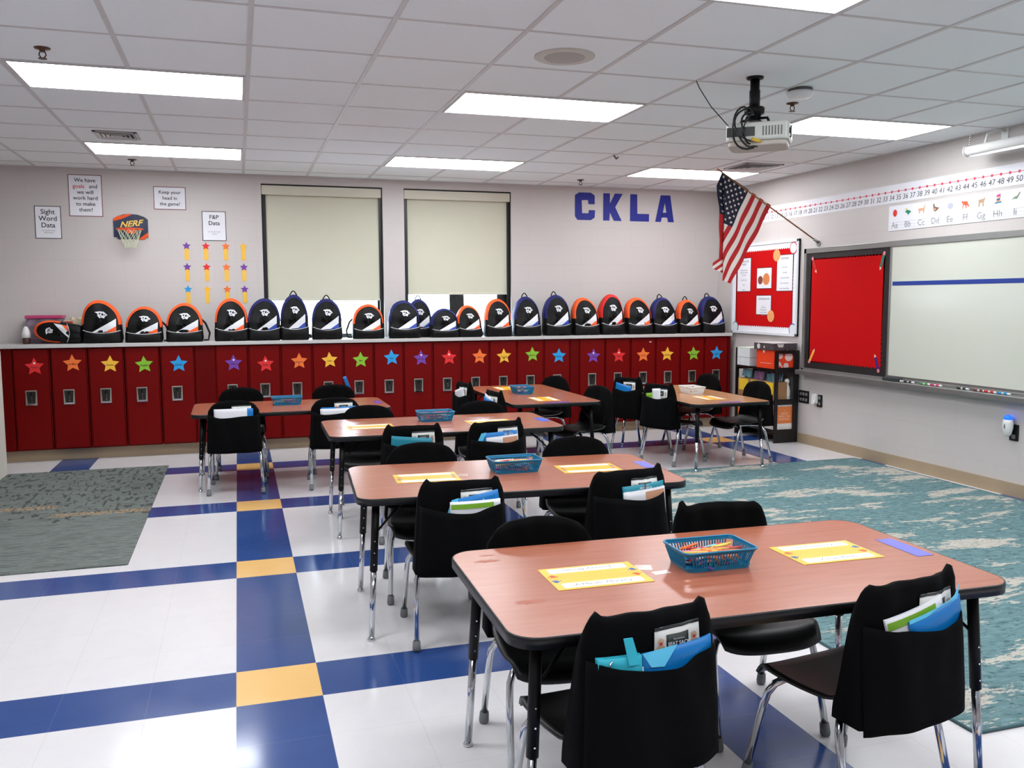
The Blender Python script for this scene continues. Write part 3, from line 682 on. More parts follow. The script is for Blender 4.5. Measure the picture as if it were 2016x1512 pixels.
# red paper is drawn first along +a from centre
fr = MB()
for q in ((7.44, 1.885, 1.9, 1.935), (7.44, 0.735, 1.9, 0.765)): fr.b2((-0.034, q[0]-7.42, q[1]-0.705), (0, q[2]-7.42, q[3]-0.705))
fr.b2((-0.034, 0.02, 0.03), (0, -0.015, 1.23)).b2((-0.032, -1.175, 0.03), (0, -1.195, 1.2))
fr.build('frame', alu, t, bevel=0.003)
P(7.44, 0.700, 1.9, 0.745, -0.105, -0.0).build('tray', alu, t, bevel=0.006)
def pencil_cut(a, b, ang, c, body):
    m_ = thing('paper_pencil', 'paper cutout pencil, %s, %s of the red panel' % (body, c), 'paper cutout', (XW-0.0285, 6.82-a, 1.33+b)); m_.rotation_euler = (-ang, 0, 0); m_['group'] = 'paper pencils on the red panel'
    pc = {'red': (190, 24, 24), 'green': (30, 120, 100), 'yellow': (240, 172, 70), 'purple': (50, 24, 120)}[body]
    MB().b2((-0.001, -0.014, -0.055), (0, 0.014, 0.055)).build('barrel', mat('pencil_'+body, pc, 0.6), m_)
    MB().prism([(-0.014, 0), (0.014, 0), (0.0, -0.03)], (0, 0, -0.055), A_, B_, 0.001).build('tip', mat('pencil_tip', (238, 200, 170), 0.6), m_)
    MB().b2((-0.001, -0.014, 0.055), (0, 0.014, 0.085)).build('eraser', mat('pencil_eraser', (216, 130, 140), 0.6), m_)
pencil_cut(-0.46, 0.44, 0.42, 'upper left corner', 'red'); pencil_cut(0.48, 0.44, -0.32, 'upper right corner', 'green')
pencil_cut(-0.46, -0.44, -0.55+PI, 'lower left corner', 'yellow'); pencil_cut(0.455, -0.45, 0.36+PI, 'lower right corner', 'purple')
# eraser and markers on the tray
tag(MB().b2((XW-0.09, 6.03, 0.7455), (XW-0.035, 6.22, 0.775)).build('board_eraser', mat('eraser_felt', (44, 50, 52), 0.9, var=0.2), bevel=0.006), 'dark felt eraser lying on the board tray', 'eraser')
mk = [(5.93, 'black', (24, 24, 26)), (5.75, 'green', (60, 150, 70)), (5.63, 'pink', (214, 50, 110)), (5.36, 'black', (24, 24, 26)), (5.20, 'brown', (110, 50, 30)), (5.10, 'red', (200, 30, 36)), (4.98, 'blue', (30, 140, 200)), (6.00, 'white', (230, 230, 230))]
seen = {}
for y, c, rgb in mk:
    t = thing('dry_erase_marker', ('%s-capped dry erase marker on the board tray' % c) + (', nearer the eraser' if c == 'black' and y > 5.5 else ', near the tray middle' if c == 'black' else ''), 'marker', (XW-0.06, y, 0.7535), group='markers on the board tray')
    MB().tube([(0, -0.055, 0), (0, 0.02, 0)], 0.0075, 10).build('barrel', white_pl, t)
    MB().tube([(0, 0.02, 0), (0, 0.058, 0)], 0.0082, 10).build('cap', mat('cap_'+c, rgb, 0.4), t)
    MB().tube([(0, -0.03, 0), (0, 0.0, 0)], 0.0078, 10).build('label_band', mat('band_'+c, rgb, 0.5), t)
# number line
t = thing('number_line', 'long white number line strip with red dots above the boards', 'number line', (XW, 8.30, 2.335))
MB().b2((-0.001, 0, -0.078), (0, -6.1, 0.078)).build('strip', paper, t)
nl = MB(); dt = MB(); dt.b2((-0.0024, -0.05, 0.016), (-0.0016, -6.05, 0.020))
d0 = (8.30-4.968)/ (50.4-8.9)
for n in range(9, 80):
    a = (n-8.9)*d0
    if a > 6.05: break
    nl = MB(); put_text(nl, str(n), (-0.0028, -a, -0.035), A_, B_, 0.062, bold=-0.004, shear=0.1); nl.build('numeral', mat('soft_black', (70, 70, 76), 0.7), t)
    dt.prism(circ(0.011, 10), (-0.0024, -a, 0.018), A_, B_, 0.0008)
dt.build('red_dots', mat('dot_red', (206, 60, 84), 0.6), t)
# alphabet strip
t = thing('alphabet_strip', 'white alphabet card strip with animal pictures over the whiteboard', 'alphabet chart', (XW, 6.31, 2.128))
MB().b2((-0.0035, 0, -0.105), (-0.0012, -4.1, 0.105)).build('strip', paper, t)
at = MB()
cw = 0.152
for k, ch in enumerate('AaBbCcDdEeFfGgHhIiJjKkLl'[i:i+2] for i in range(0, 24, 2)):
    put_text(at, ch, (-0.0052, -(0.075+k*cw), -0.062), A_, B_, 0.070, bold=-0.008)
for z in (-0.088, -0.062, -0.036): at.b2((-0.0040, -0.01, z-0.0005), (-0.0036, -4.0, z+0.0005))
at.build('letters', grey_ink, t)
def pic(k, polys):
    for j, (pts, c) in enumerate(polys):
        wpc = MB().prism([(0.075+k*cw+a*0.001, b*0.001) for a, b in pts], (-0.0046-0.0006*j, 0, 0.042), A_, B_, 0.0004)
        wpc.build('picture', mat('pic_%d_%d' % (k, j), c, 0.6), t)
E2 = lambda rx, ry, cx=0, cy_=0: circ(rx, 16, (cx, cy_), ry)
pic(0, [(E2(24, 30), (222, 40, 30))])
pic(1, [([(-36, 0), (-10, 16), (20, 6), (38, -4), (18, -14), (0, -30), (-8, -14)], (20, 130, 100)), ([(-34, 24), (-14, 30), (-4, 14), (-22, 10)], (216, 206, 120))])
pic(2, [([(-38, 8), (-20, 12), (20, 12), (34, 40), (38, 38), (30, 0), (28, -28), (20, -28), (16, -6), (-14, -8), (-20, -28), (-28, -28), (-26, -4), (-38, -4)], (214, 160, 120))])
pic(3, [([(-28, 34), (-16, 36), (-8, 10), (38, -2), (14, -22), (-6, -30), (-22, -16), (-26, 10)], (130, 100, 80)), ([(-18, 0), (4, -6), (0, -20), (-16, -14)], (222, 170, 140))])
pic(4, [(E2(28, 24), (180, 180, 196))])
pic(5, [([(-36, 30), (-26, 20), (14, 20), (38, -26), (26, -24), (10, -6), (10, -32), (2, -32), (-4, -8), (-20, -8), (-22, -34), (-30, -34), (-26, 4), (-40, 12)], (222, 90, 50))])
pic(6, [([(-32, 16), (18, 22), (34, 36), (28, 14), (18, -2), (20, -36), (10, -36), (8, -8), (-14, -8), (-20, -36), (-30, -36), (-26, -4)], (180, 146, 116))])
pic(7, [([(-30, -30), (30, -24), (28, -14), (-30, -18)], (50, 140, 190)), ([(-22, -18), (22, -14), (16, -4), (-16, -8)], (240, 160, 90)), ([(-14, -8), (14, -4), (14, 10), (-14, 6)], (90, 70, 140)), ([(-16, 8), (16, 12), (14, 20), (-14, 16)], (240, 224, 150)), ([(-16, 18), (16, 22), (18, 42), (-14, 34)], (214, 60, 140))])
pic(8, [([(-38, -14), (-10, 6), (10, 10), (30, 36), (38, 34), (20, 2), (10, -12), (-14, -10)], (130, 150, 120))])
# outlets
def outlet(y, z, w, h, label, kids):
    t = thing('wall_outlet', label, 'outlet', (XW, y, z))
    MB().prism(rrect(w, h, 0.006), (0, 0, 0), A_, B_, 0.006).build('cover_plate', black_plastic, t)
    for a, b, sx_, sz_ in kids: MB().prism(rrect(sx_, sz_, 0.005), (-0.0062, -a, b), A_, B_, 0.003).build('socket', mat('socket_grey', (120, 118, 116), 0.5), t)
    return t
outlet(7.44-0.02, 0.47, 0.16, 0.125, 'black wall outlet with six sockets beside the shelf', [(x, z, 0.030, 0.030) for x in (-0.045, 0, 0.045) for z in (-0.028, 0.028)])
outlet(7.17, 0.455, 0.075, 0.12, 'black wall outlet behind the white plug-in night light', [(0, 0.03, 0.03, 0.03), (0, -0.03, 0.03, 0.03)])
outlet(4.93, 0.47, 0.075, 0.12, 'dark wall outlet below the blue-topped air freshener', [(0, -0.03, 0.03, 0.03)])
t = thing('plug_in_night_light', 'white plug-in device on the outlet right of the shelf', 'plug-in device', (XW-0.006, 7.22, 0.47))
MB().prism(rrect(0.062, 0.10, 0.02), (0, 0, 0), A_, B_, 0.035).build('body', white_pl, t, bevel=0.006)
MB().lathe([(0.018, 0), (0.018, 0.02)], c=(-0.036, -0.02, -0.03), seg=14, rot=(0, -PI/2, 0)).build('knob', white_pl, t)
t = thing('air_freshener', 'white plug-in air freshener with glowing blue top', 'air freshener', (XW-0.006, 4.955, 0.52))
MB().lathe([(0.010, -0.08), (0.028, -0.065), (0.040, -0.02), (0.042, 0.02), (0.036, 0.045)], seg=22).mapv(lambda x, y, z: (x*0.75-0.032, y, z)).build('body', white_pl, t)
MB().lathe([(0.036, 0.045), (0.032, 0.065), (0.012, 0.078)], seg=22).mapv(lambda x, y, z: (x*0.75-0.032, y, z)).build('glowing_top', mat('glow_blue', (20, 80, 230), 0.3, emit=1.2), t)['label'] = 'glowing blue cap'
MB().b2((-0.0645, -0.004, -0.02), (-0.062, 0.004, 0.01)).build('slot', mat('slot_grey2', (90, 90, 96), 0.6), t)

# flag --------------------------------------------------------------------
fb, ft = V(5.385, 7.264, 1.985), V(4.262, 7.264, 2.640)
t = thing('classroom_flag', 'American flag hanging from a slanted wooden pole on the right wall', 'flag', (fb.x, fb.y, fb.z))
L_ = lambda p: (p[0]-fb.x, p[1]-fb.y, p[2]-fb.z)
pdir = (ft-fb).normalized()
MB().tube([L_(fb+pdir*0.05), L_(ft)], 0.007, 10).build('pole', mat('pole_wood', (150, 104, 62), 0.5, var=0.1), t)
MB().tube([L_(fb), L_(fb+pdir*0.075)], 0.013, 12).lathe([(0.03, 0), (0.028, -0.008)], c=(0, 0, -0.01), rot=(0, PI/2, 0), seg=16).build('wall_bracket', steel, t)
s0, s1 = (V(4.842, 7.264, 2.325)-fb).length, (V(4.314, 7.264, 2.617)-fb).length
D0, D1 = V(4.842, 7.264, 2.325), V(4.314, 7.264, 2.617)
def flagP(s, v):
    """s: 0 bottom of hoist .. 1 top; v: 0 hoist .. 1 fly; the upper fly corner is folded behind in a Z"""
    h_ = D0*(1-s)+D1*s
    x, z = h_.x-0.417*v, h_.z-(0.735+0.13*s)*v
    xf = 4.330+0.02*math.sin((2.6-z)*3)
    dmax = max(0.0, xf-(4.314-0.568*(2.617-z)))
    keep = 0.065+0.02*min(1, max(0, (2.3-z)*3))
    xr_ = 4.842-0.575*(2.325-z)
    a = max(0.012, min((dmax-keep)/2, xr_-xf-0.015))
    d = xf-x
    y = 7.264+0.010*math.sin(x*26+z*7)*min(1, v*3)+0.008*math.sin(z*14)*v
    if d > 0 and dmax > keep:
        y += 0.026*min(1, d/0.008)
        if d < a: x = xf+d
        else:
            d -= a; n_ = 0; step = a+keep
            while d > step: d -= step; n_ += 1
            x = xf+a-d if n_ % 2 == 0 else xf-keep+d
            y += 0.012*(n_+min(1, d/0.008))
    return V(x, y, z-0.012*math.sin(v*PI))
NU, NV = 91, 90
cl = MB()
def cpt(i, j): return flagP(i/NU, j/NV)
gp = [[L_(cpt(i, j)) for i in range(NU+1)] for j in range(NV+1)]
vs = [p for r_ in gp for p in r_]
vs2 = [(p[0], p[1]+0.0012, p[2]) for p in vs]
Wn = NU+1; n0 = len(vs)
fs, ms = [], []
for j in range(NV):
    for i in range(NU):
        si = int((i+0.5)/NU*13); canton = (i+0.5)/NU > 6/13 and (j+0.5)/NV < 0.42
        m_ = 2 if canton else (0 if si % 2 == 0 else 1)
        q = (j*Wn+i, (j+1)*Wn+i, (j+1)*Wn+i+1, j*Wn+i+1)
        fs.append(q); ms.append(m_); fs.append(tuple(n0+x for x in reversed(q))); ms.append(m_)
cl.v = vs+vs2; cl.f = fs; cl.m = ms; cl.sm = [True]*len(fs)
fcl = cl.build('cloth', [mat('flag_red', (182, 22, 28), 0.75, var=0.04), mat('flag_white', (228, 222, 214), 0.75, var=0.02), mat('flag_navy', (16, 20, 46), 0.75, var=0.05)], t)
stm = MB()
for rr_ in range(9):
    for cc_ in range(6 if rr_ % 2 == 0 else 5):
        s_c = 6/13+(7/13)*(rr_+1)/10; v_c = 0.42*((cc_*2+1 if rr_ % 2 == 0 else cc_*2+2))/12
        for side in (-0.0016, 0.0028):
            pts = []
            for a, b in star_pts(1.0, 0.42, 0.3):
                p = L_(flagP(s_c+b*0.027, v_c+a*0.0165)); pts.append((p[0], p[1]+side, p[2]))
            c0 = L_(flagP(s_c, v_c)); pts.append((c0[0], c0[1]+side, c0[2]))
            stm.add(pts, [(k, (k+1) % 10, 10) for k in range(10)])
stm.build('stars', MATS['flag_white'], fcl)

# ------------------------------------------------------------------ rugs
tag(MB().prism(rrect(2.98, 4.32, 0.02), (3.80, 4.365, 0), (1, 0, 0), (0, 1, 0), 0.008).build('area_rug', TEAL), 'large teal and cream distressed rug along the right wall', 'rug')
ob_ = MB()
pp = rrect(2.99, 4.33, 0.025)
ob_.tube([(3.80+a, 4.365+b, 0.006) for a, b in pp], 0.006, 6, closed=True)
e_ = ob_.build('binding', mat('rug_binding', (70, 100, 106), 0.9), bpy.data.objects['area_rug'])
tag(MB().prism(rrect(2.2, 3.03, 0.005, 1), (-1.72, 6.63, 0), (1, 0, 0), (0, 1, 0), 0.007).build('carpet_mat', GREY), 'grey patterned carpet mat on the floor at the left', 'rug')

# ------------------------------------------------------------------ left bookcase edge
t = thing('white_bookcase', 'white bookcase at the left edge of the photo', 'bookcase', (-2.06, 7.9, 0.007))
wpaint = mat('white_paint', (204, 200, 190), 0.5, var=0.03)
MB().b2((-0.30, 0.205, 0), (0.185, 0.225, 1.03)).build('back_panel', wpaint, t)
MB().b2((0.160, -0.16, 0.0), (0.185, 0.205, 1.03)).build('side_panel', wpaint, t, bevel=0.003)
MB().b2((-0.30, -0.16, 0.0), (-0.275, 0.205, 1.03)).build('side_panel', wpaint, t, bevel=0.003)
for z in (0.04, 0.36, 0.68, 1.0): MB().b2((-0.275, -0.16, z), (0.16, 0.205, z+0.022)).build('shelf', wpaint, t)
for z, c, nm, rgb in ((0.383, 'pink', 'pink storage bin on the middle shelf of the white bookcase', (196, 24, 130)), (0.063, 'light blue', 'light blue storage bin on the lowest shelf of the white bookcase', (96, 190, 216))):
    b_ = thing('storage_bin', nm, 'bin', (-2.12, 7.9, z+0.0072))
    MB().b2((-0.17, -0.145, 0), (0.19, 0.165, 0.20)).build('bin_body', mat('bin_'+c, rgb, 0.4, var=0.05), b_, bevel=0.01)
    MB().b2((-0.17, -0.15, 0.20), (0.19, 0.165, 0.218)).build('bin_rim', MATS['bin_'+c], b_, bevel=0.004)

# ------------------------------------------------------------------ backpacks
ZC = 1.0635
emblem = [(-0.5, 0.36), (-0.1, 0.5), (0.22, 0.46), (0.5, -0.02), (0.32, -0.16), (0.2, -0.5), (0.0, -0.36), (-0.16, -0.46), (-0.3, -0.12), (-0.26, 0.14)]
def backpack(x, w, h, colr, label, y=8.83, lean=0.09, yaw=0.0, skew=0.0, handle=True, deform=None, strap=0, zip_l=True):
    cm = {'orange': orange_f, 'blue': blue_f, 'red': redband_f}[colr]
    d = 0.17; N = 48
    t = thing('backpack', label, 'backpack', (x, y, ZC), yaw, 'backpacks along the countertop')
    def hw(f):   # half-width factor at height fraction
        if f < 0.08: return 0.92+1.0*f
        if f < 0.38: return 1.0-0.04*(f-0.08)/0.30
        return 0.96*max(0.0, 1-((f-0.38)/0.62)**2.4)**0.52
    out = []
    for k in range(N+1):
        f = k/N
        ff = math.sin(f*PI/2)**1.2 if f > 0 else 0
        out.append((hw(ff)*w/2, ff*h))
    ring = [(a, b) for a, b in out]+[(-a, b) for a, b in reversed(out[:-1])]   # right side up, over the top, down left
    nr = len(ring)
    def thick(z): return d*(1.0-0.45*(z/h)**1.5)
    def pos(a, b, s, yy):   # scale about centre
        cz = 0.42*h
        X_ = a*s; Z_ = max(0.0, cz+(b-cz)*s) if b > 0.02*h else 0.0
        return (X_, yy*thick(Z_)/d, Z_)
    def fin(X_, Y_, Z_):
        wob = 0.004*math.sin(X_*45+x*31)+0.004*math.sin(Z_*38+x*17)
        p = (X_+skew*Z_*(Z_/h), Y_+lean*Z_+wob, Z_*(1+0.02*math.sin(x*50+X_*12)))
        return deform(*p) if deform else p
    def ringmesh(specs, closed=True, cap0=True, cap1=True, rng=None):
        m_ = MB(); rr_ = ring if rng is None else ring[rng[0]:rng[1]]
        n_ = len(rr_); vs_ = []
        for s, yy in specs: vs_ += [fin(*pos(a, b, s, yy)) for a, b in rr_]
        fs_ = []
        for q in range(len(specs)-1):
            for k in range(n_ if closed else n_-1):
                k2 = (k+1) % n_; fs_.append((q*n_+k, q*n_+k2, (q+1)*n_+k2, (q+1)*n_+k))
        m_.add(vs_, fs_, 0, True)
        if cap0: m_.f.append(tuple(range(n_))); m_.m.append(0); m_.sm.append(True)
        if cap1:
            o_ = (len(specs)-1)*n_; m_.f.append(tuple(reversed(range(o_, o_+n_)))); m_.m.append(0); m_.sm.append(True)
        return m_
    hd = d/2
    ringmesh([(0.93, hd), (0.98, hd-0.02), (1.0, 0.0), (0.985, -hd+0.03), (0.93, -hd+0.008), (0.84, -hd), (0.5, -hd-0.012), (0.1, -hd-0.016)]).build('body', bag_black, t)
    ks = [k for k in range(nr) if ring[k][1] > 0.42*h]
    bnd = ringmesh([(1.0, 0.035), (1.010, 0.0), (0.997, -hd+0.028), (0.945, -hd+0.004), (0.885, -hd-0.004)], closed=False, cap0=False, cap1=False, rng=(ks[0], ks[-1]+1))
    b2 = MB(); b2.add(bnd.v, bnd.f, 0, True); b2.build('colour_band', cm, t)
    tabp = sorted((math.atan2(b_-0.42*h, a_), math.hypot(a_, b_-0.42*h)) for a_, b_ in ring)
    def rad(an):
        for q in range(len(tabp)-1):
            if tabp[q][0] <= an <= tabp[q+1][0]:
                d_ = tabp[q+1][0]-tabp[q][0]
                return tabp[q][1] if d_ < 1e-6 else tabp[q][1]+(tabp[q+1][1]-tabp[q][1])*(an-tabp[q][0])/d_
        return 0.42*h/max(0.2, abs(math.sin(an)))
    def front(a, b, e=0.0):  # point on front face
        Z_ = b*h; X_ = a*w
        s = math.hypot(X_, Z_-0.42*h)/rad(math.atan2(Z_-0.42*h, X_))
        bulge = 0.0
        for (s0_, b0_), (s1_, b1_) in (((0, 0.016), (0.1, 0.016)), ((0.1, 0.016), (0.5, 0.012)), ((0.5, 0.012), (0.84, 0.0)), ((0.84, 0.0), (0.93, -0.008)), ((0.93, -0.008), (1.0, -0.03))):
            if s0_ <= s <= s1_: bulge = b0_+(b1_-b0_)*(s-s0_)/(s1_-s0_)
        if s > 1: bulge = -0.03
        return fin(X_, (-hd-bulge)*thick(Z_)/d-e, Z_)
    # lower pocket
    pk = MB()
    def PP(u, v):
        a = (u-0.5)*0.965; top = 0.225+0.075*(2*a)**2
        b = 0.01+v*(top-0.01); e = 0.006+0.014*math.sin(min(1, v*1.1)*PI*0.6)*(1-(2*a)**2)
        if v > 0.95: e = 0.010
        return front(a, b, e)
    pk.shell(PP, 16, 8, 0.004); pk.build('lower_pocket', bag_black, t)
    MB().tube([front(-0.46+0.92*k/14, 0.232+0.075*(2*(-0.46+0.92*k/14))**2, 0.012) for k in range(15)], 0.0026, 6).build('piping', white_f, t)
    def patch(pts, e, name, m_, n=5):
        q = MB(); tri = []
        c = [sum(p[i] for p in pts)/len(pts) for i in (0, 1)]
        rings = []
        for r_ in range(n+1):
            f = r_/n; row = []
            for k in range(len(pts)):
                p0, p1 = pts[k], pts[(k+1) % len(pts)]
                for s_ in range(3):
                    g_ = s_/3; px, pz = p0[0]*(1-g_)+p1[0]*g_, p0[1]*(1-g_)+p1[1]*g_
                    row.append(front(c[0]+(px-c[0])*f, c[1]+(pz-c[1])*f, e))
            rings.append(row)
        m2 = len(rings[0]); vs_ = [p for r_ in rings for p in r_]; fs_ = []
        for r_ in range(n):
            for k in range(m2):
                k2 = (k+1) % m2; fs_.append((r_*m2+k, (r_+1)*m2+k, (r_+1)*m2+k2, r_*m2+k2))
        q.add(vs_, fs_, 0, True); return q.build(name, m_, t)
    patch([(-0.24, 0.245), (0.36, 0.275), (0.37, 0.58), (0.27, 0.52)], 0.004, 'white_stripe', white_f)
    patch([(0.07, 0.250), (0.358, 0.275), (0.368, 0.40)], 0.0065, 'accent_stripe', cm if colr != 'blue' else mat('accent_blue', (24, 60, 160), 0.6))
    em = patch([(0.02+a*0.31, 0.66+b*0.165) for a, b in emblem], 0.005, 'emblem', white_f)
    for q in ([(-0.22, 0.2), (-0.02, 0.32), (-0.1, 0.0)], [(0.0, 0.1), (0.12, 0.3), (0.2, 0.0), (0.06, -0.1)], [(0.24, 0.12), (0.36, 0.0), (0.22, -0.06)], [(-0.14, -0.1), (0.02, -0.2), (-0.08, -0.3)]):
        patch([(0.02+a*0.31, 0.66+b*0.165) for a, b in q], 0.0068, 'emblem_mark', bag_black, 2).parent = em
    if handle:
        MB().tube([fin(-0.035+0.0*q, 0.02, h*0.985) if q == 0 else fin(-0.035+0.07*q/6, 0.03, h*0.98+0.045*math.sin(PI*q/6)) for q in range(7)], 0.006, 7).build('handle', bag_black, t)
    if strap:
        s_ = strap
        MB().tube([fin(s_*w*0.40, 0.06, h*0.62), fin(s_*w*0.55, 0.05, h*0.48), fin(s_*w*0.66, 0.03, h*0.22), fin(s_*w*0.62, 0.0, 0.012), fin(s_*w*0.5, 0.0, 0.012)], [0.009, 0.010, 0.010, 0.008, 0.008], 7).build('strap', bag_black, t)
    if zip_l:
        MB().box(front(-0.42, 0.30, 0.02), (0.018, 0.003, 0.005)).build('zip_pull', chrome, t)
    return t
def slump1(X_, Y_, Z_):
    return (0.21-Z_*0.98, Y_*0.9-0.02-0.06*Z_, 0.004+max(0.0, (X_+0.17)/0.34)*(0.15+0.22*Z_)*1.05)
backpack(-1.574, 0.34, 0.40, 'orange', 'black and orange backpack slumped on its side at the left end of the countertop', y=8.85, handle=False, deform=slump1, zip_l=False)
backpack(-1.190, 0.345, 0.392, 'orange', 'tall black and orange backpack right of the slumped one', skew=-0.05, handle=False)
backpack(-0.835, 0.33, 0.325, 'orange', 'black and orange backpack with sagging top, third from the left', skew=0.03, strap=1, handle=False)
backpack(-0.480, 0.335, 0.355, 'orange', 'black and orange backpack standing under the bottom ribbon stars', handle=False, strap=1)
backpack(-0.060, 0.315, 0.405, 'orange', 'black and orange backpack just left of the first window', handle=False, skew=0.02)
backpack(0.245, 0.315, 0.405, 'blue', 'black and navy backpack at the left edge of the first window', handle=False)
backpack(0.530, 0.275, 0.430, 'blue', 'tall navy backpack with raised handle in front of the first blind')
backpack(0.840, 0.300, 0.405, 'blue', 'pointed navy backpack with handle before the first window gap', skew=0.02)
backpack(1.247, 0.320, 0.345, 'orange', 'lone orange backpack at the right side of the first window', handle=False, strap=-1)
backpack(1.605, 0.325, 0.385, 'blue', 'navy backpack standing before the wall between both windows', handle=False, y=8.80)
backpack(1.800, 0.26, 0.385, 'blue', 'navy backpack half hidden at the left side of the second window', handle=True, y=8.99, lean=0.03)
backpack(2.030, 0.300, 0.290, 'blue', 'low slumped dark blue backpack under the second window', handle=False)
backpack(2.295, 0.270, 0.320, 'orange', 'short orange backpack in the middle of the second window', handle=False, skew=-0.04)
backpack(2.605, 0.285, 0.400, 'orange', 'orange backpack at the right side of the second window', handle=False)
backpack(2.925, 0.300, 0.405, 'blue', 'navy backpack with looped handle right of the second window')
backpack(3.270, 0.300, 0.430, 'blue', 'tall navy backpack left of the blue letter C', skew=-0.03)
backpack(3.595, 0.300, 0.405, 'orange', 'orange backpack below the blue letter C', skew=-0.03, handle=False)
backpack(3.900, 0.285, 0.435, 'red', 'black backpack with bright red trim', handle=False)
backpack(4.225, 0.305, 0.405, 'orange', 'orange backpack right of the red-trimmed one', handle=False, skew=-0.03)
backpack(4.535, 0.300, 0.395, 'blue', 'navy backpack below the blue letter A', skew=-0.05)
backpack(4.835, 0.270, 0.372, 'orange', 'orange backpack second from the right end')
backpack(5.140, 0.300, 0.415, 'blue', 'navy backpack at the right end of the countertop', skew=-0.06)
# clutter at the left end
t = thing('storage_tub', 'clear storage tub with pink lid behind the slumped backpack', 'tub', (-1.69, 9.00, ZC))
MB().b2((-0.145, -0.09, 0), (0.145, 0.09, 0.225)).build('tub_body', mat('cloudy_tub', (120, 104, 120), 0.3, var=0.6, vscale=14), t, bevel=0.01)
MB().b2((-0.155, -0.098, 0.225), (0.155, 0.098, 0.255)).build('lid', mat('pink_lid', (184, 60, 110), 0.35, var=0.05), t, bevel=0.006)
t = thing('patterned_box', 'cream patterned box standing behind the backpacks at the left', 'box', (-1.44, 9.02, ZC))
MB().b2((-0.10, -0.05, 0), (0.13, 0.05, 0.205)).build('carton', mat('cream_card', (214, 200, 172), 0.6, var=0.12, vscale=22), t, bevel=0.002)
MB().b2((-0.09, -0.052, 0.165), (-0.02, -0.0505, 0.198)).build('red_label', mat('red_label', (200, 70, 60), 0.6), t)
m_ = MB()
for a in (-0.03, 0.03, 0.08): m_.lathe([(0.02, 0.205), (0.022, 0.215), (0.012, 0.235)], c=(a, 0, 0), seg=12)
m_.build('knobs', mat('beige_knob', (206, 190, 160), 0.5), t)
t = thing('glue_bottle', 'small white bottle with dark base at the left end of the countertop', 'bottle', (-1.83, 8.86, ZC))
MB().lathe([(0.03, 0), (0.032, 0.02), (0.03, 0.06)], seg=16).build('base', mat('brown_base', (70, 34, 28), 0.5), t)
MB().lathe([(0.036, 0.055), (0.036, 0.09), (0.026, 0.13), (0.012, 0.158)], seg=18).build('cap', white_pl, t)

# ------------------------------------------------------------------ tables
TABLE_TOPS = {}
def table(name, cx, cyy, z, deg, top_m, label, L=1.50, W=0.765):
    t = thing('activity_table', label, 'table', (cx, cyy, 0), math.radians(deg), 'rectangular activity tables')
    MB().prism(rrect(L-0.008, W-0.008, 0.075, 8), (0, 0, z-0.028), (1, 0, 0), (0, 1, 0), 0.028).build('table_top', top_m, t)
    e = MB(); o_ = rrect(L, W, 0.08, 8); i_ = rrect(L-0.009, W-0.009, 0.0755, 8); n_ = len(o_)
    prof = [(0, -0.026), (1, -0.030), (1.0, -0.003), (0.6, -0.0002), (0, 0.0004)]
    vs_ = []
    for f, zz in prof: vs_ += [(i_[k][0]+(o_[k][0]-i_[k][0])*f, i_[k][1]+(o_[k][1]-i_[k][1])*f, z+zz) for k in range(n_)]
    fs_ = [(q*n_+k, q*n_+(k+1) % n_, (q+1)*n_+(k+1) % n_, (q+1)*n_+k) for q in range(len(prof)-1) for k in range(n_)]
    e.add(vs_, fs_, 0, True)
    e.add([(a, b, z-0.030) for a, b in o_], [tuple(reversed(range(n_)))])
    e.build('edge_band', black_edge, t)
    for sx_ in (-1, 1):
        for sy_ in (-1, 1):
            x_, y_ = sx_*(L/2-0.085), sy_*(W/2-0.085)
            fx_, fy_ = x_+sx_*0.034, y_+sy_*0.030
            def at(zz): 
                f = zz/z; return (fx_+(x_-fx_)*f, fy_+(y_-fy_)*f, zz)
            zs = 0.30 if z > 0.61 else 0.25
            lg = MB().tube([at(zs), at(z-0.028)], 0.0165, 14).b2((x_-0.04, y_-0.04, z-0.034), (x_+0.04, y_+0.04, z-0.028)).build('leg', black_metal, t)
            MB().tube([at(0.02), at(zs+0.02)], 0.0125, 14).build('leg_insert', chrome, lg)
            MB().lathe([(0.016, 0.0), (0.017, 0.008), (0.010, 0.018), (0.006, 0.024)], c=(fx_, fy_, 0), seg=14).build('glide', chrome, lg)
            for q in range(3): MB().lathe([(0.003, 0), (0.0026, 0.003)], c=(at(zs+0.03+q*0.05)[0], at(zs+0.03+q*0.05)[1]-0.0155, zs+0.03+q*0.05), seg=8, rot=(PI/2, 0, 0)).build('screw', chrome, lg)
        for sy_ in (-1, 1):
            x_, y_ = sx_*(L/2-0.085), sy_*(W/2-0.085)
            MB().tube([(x_, y_, z-0.16), (x_-sx_*0.06, y_-sy_*0.02, z-0.10), (x_-sx_*0.14, y_-sy_*0.06, z-0.032)], 0.005, 8).build('brace', black_metal, t)
    TABLE_TOPS[name] = (Matrix.Translation((cx, cyy, z)) @ Matrix.Rotation(math.radians(deg), 4, 'Z'))
    return t
table('T1', 1.370, 2.300, 0.635, -1.3, WOOD, 'cherry-topped table nearest to the viewer, partly cut by the lower right', L=1.51, W=0.775)
table('T2', 1.220, 3.915, 0.625, -3.6, WOOD, 'cherry-topped table second from the viewer')
table('T3', 1.255, 5.610, 0.635, -1.0, WOOD, 'cherry-topped table third from the viewer, catching window glare', W=0.775)
table('T4', 0.395, 7.290, 0.595, 0.3, WOOD, 'cherry-topped table farthest left, before the lockers', L=1.52, W=0.79)
table('T5', 2.440, 7.300, 0.620, 90.0, WOOD, 'cherry-topped table set lengthwise beside the lockers', L=1.54, W=0.77)
table('T6', 3.960, 7.190, 0.575, 90.5, OAK, 'lighter oak-topped table near the black shelf', L=1.55, W=0.76)

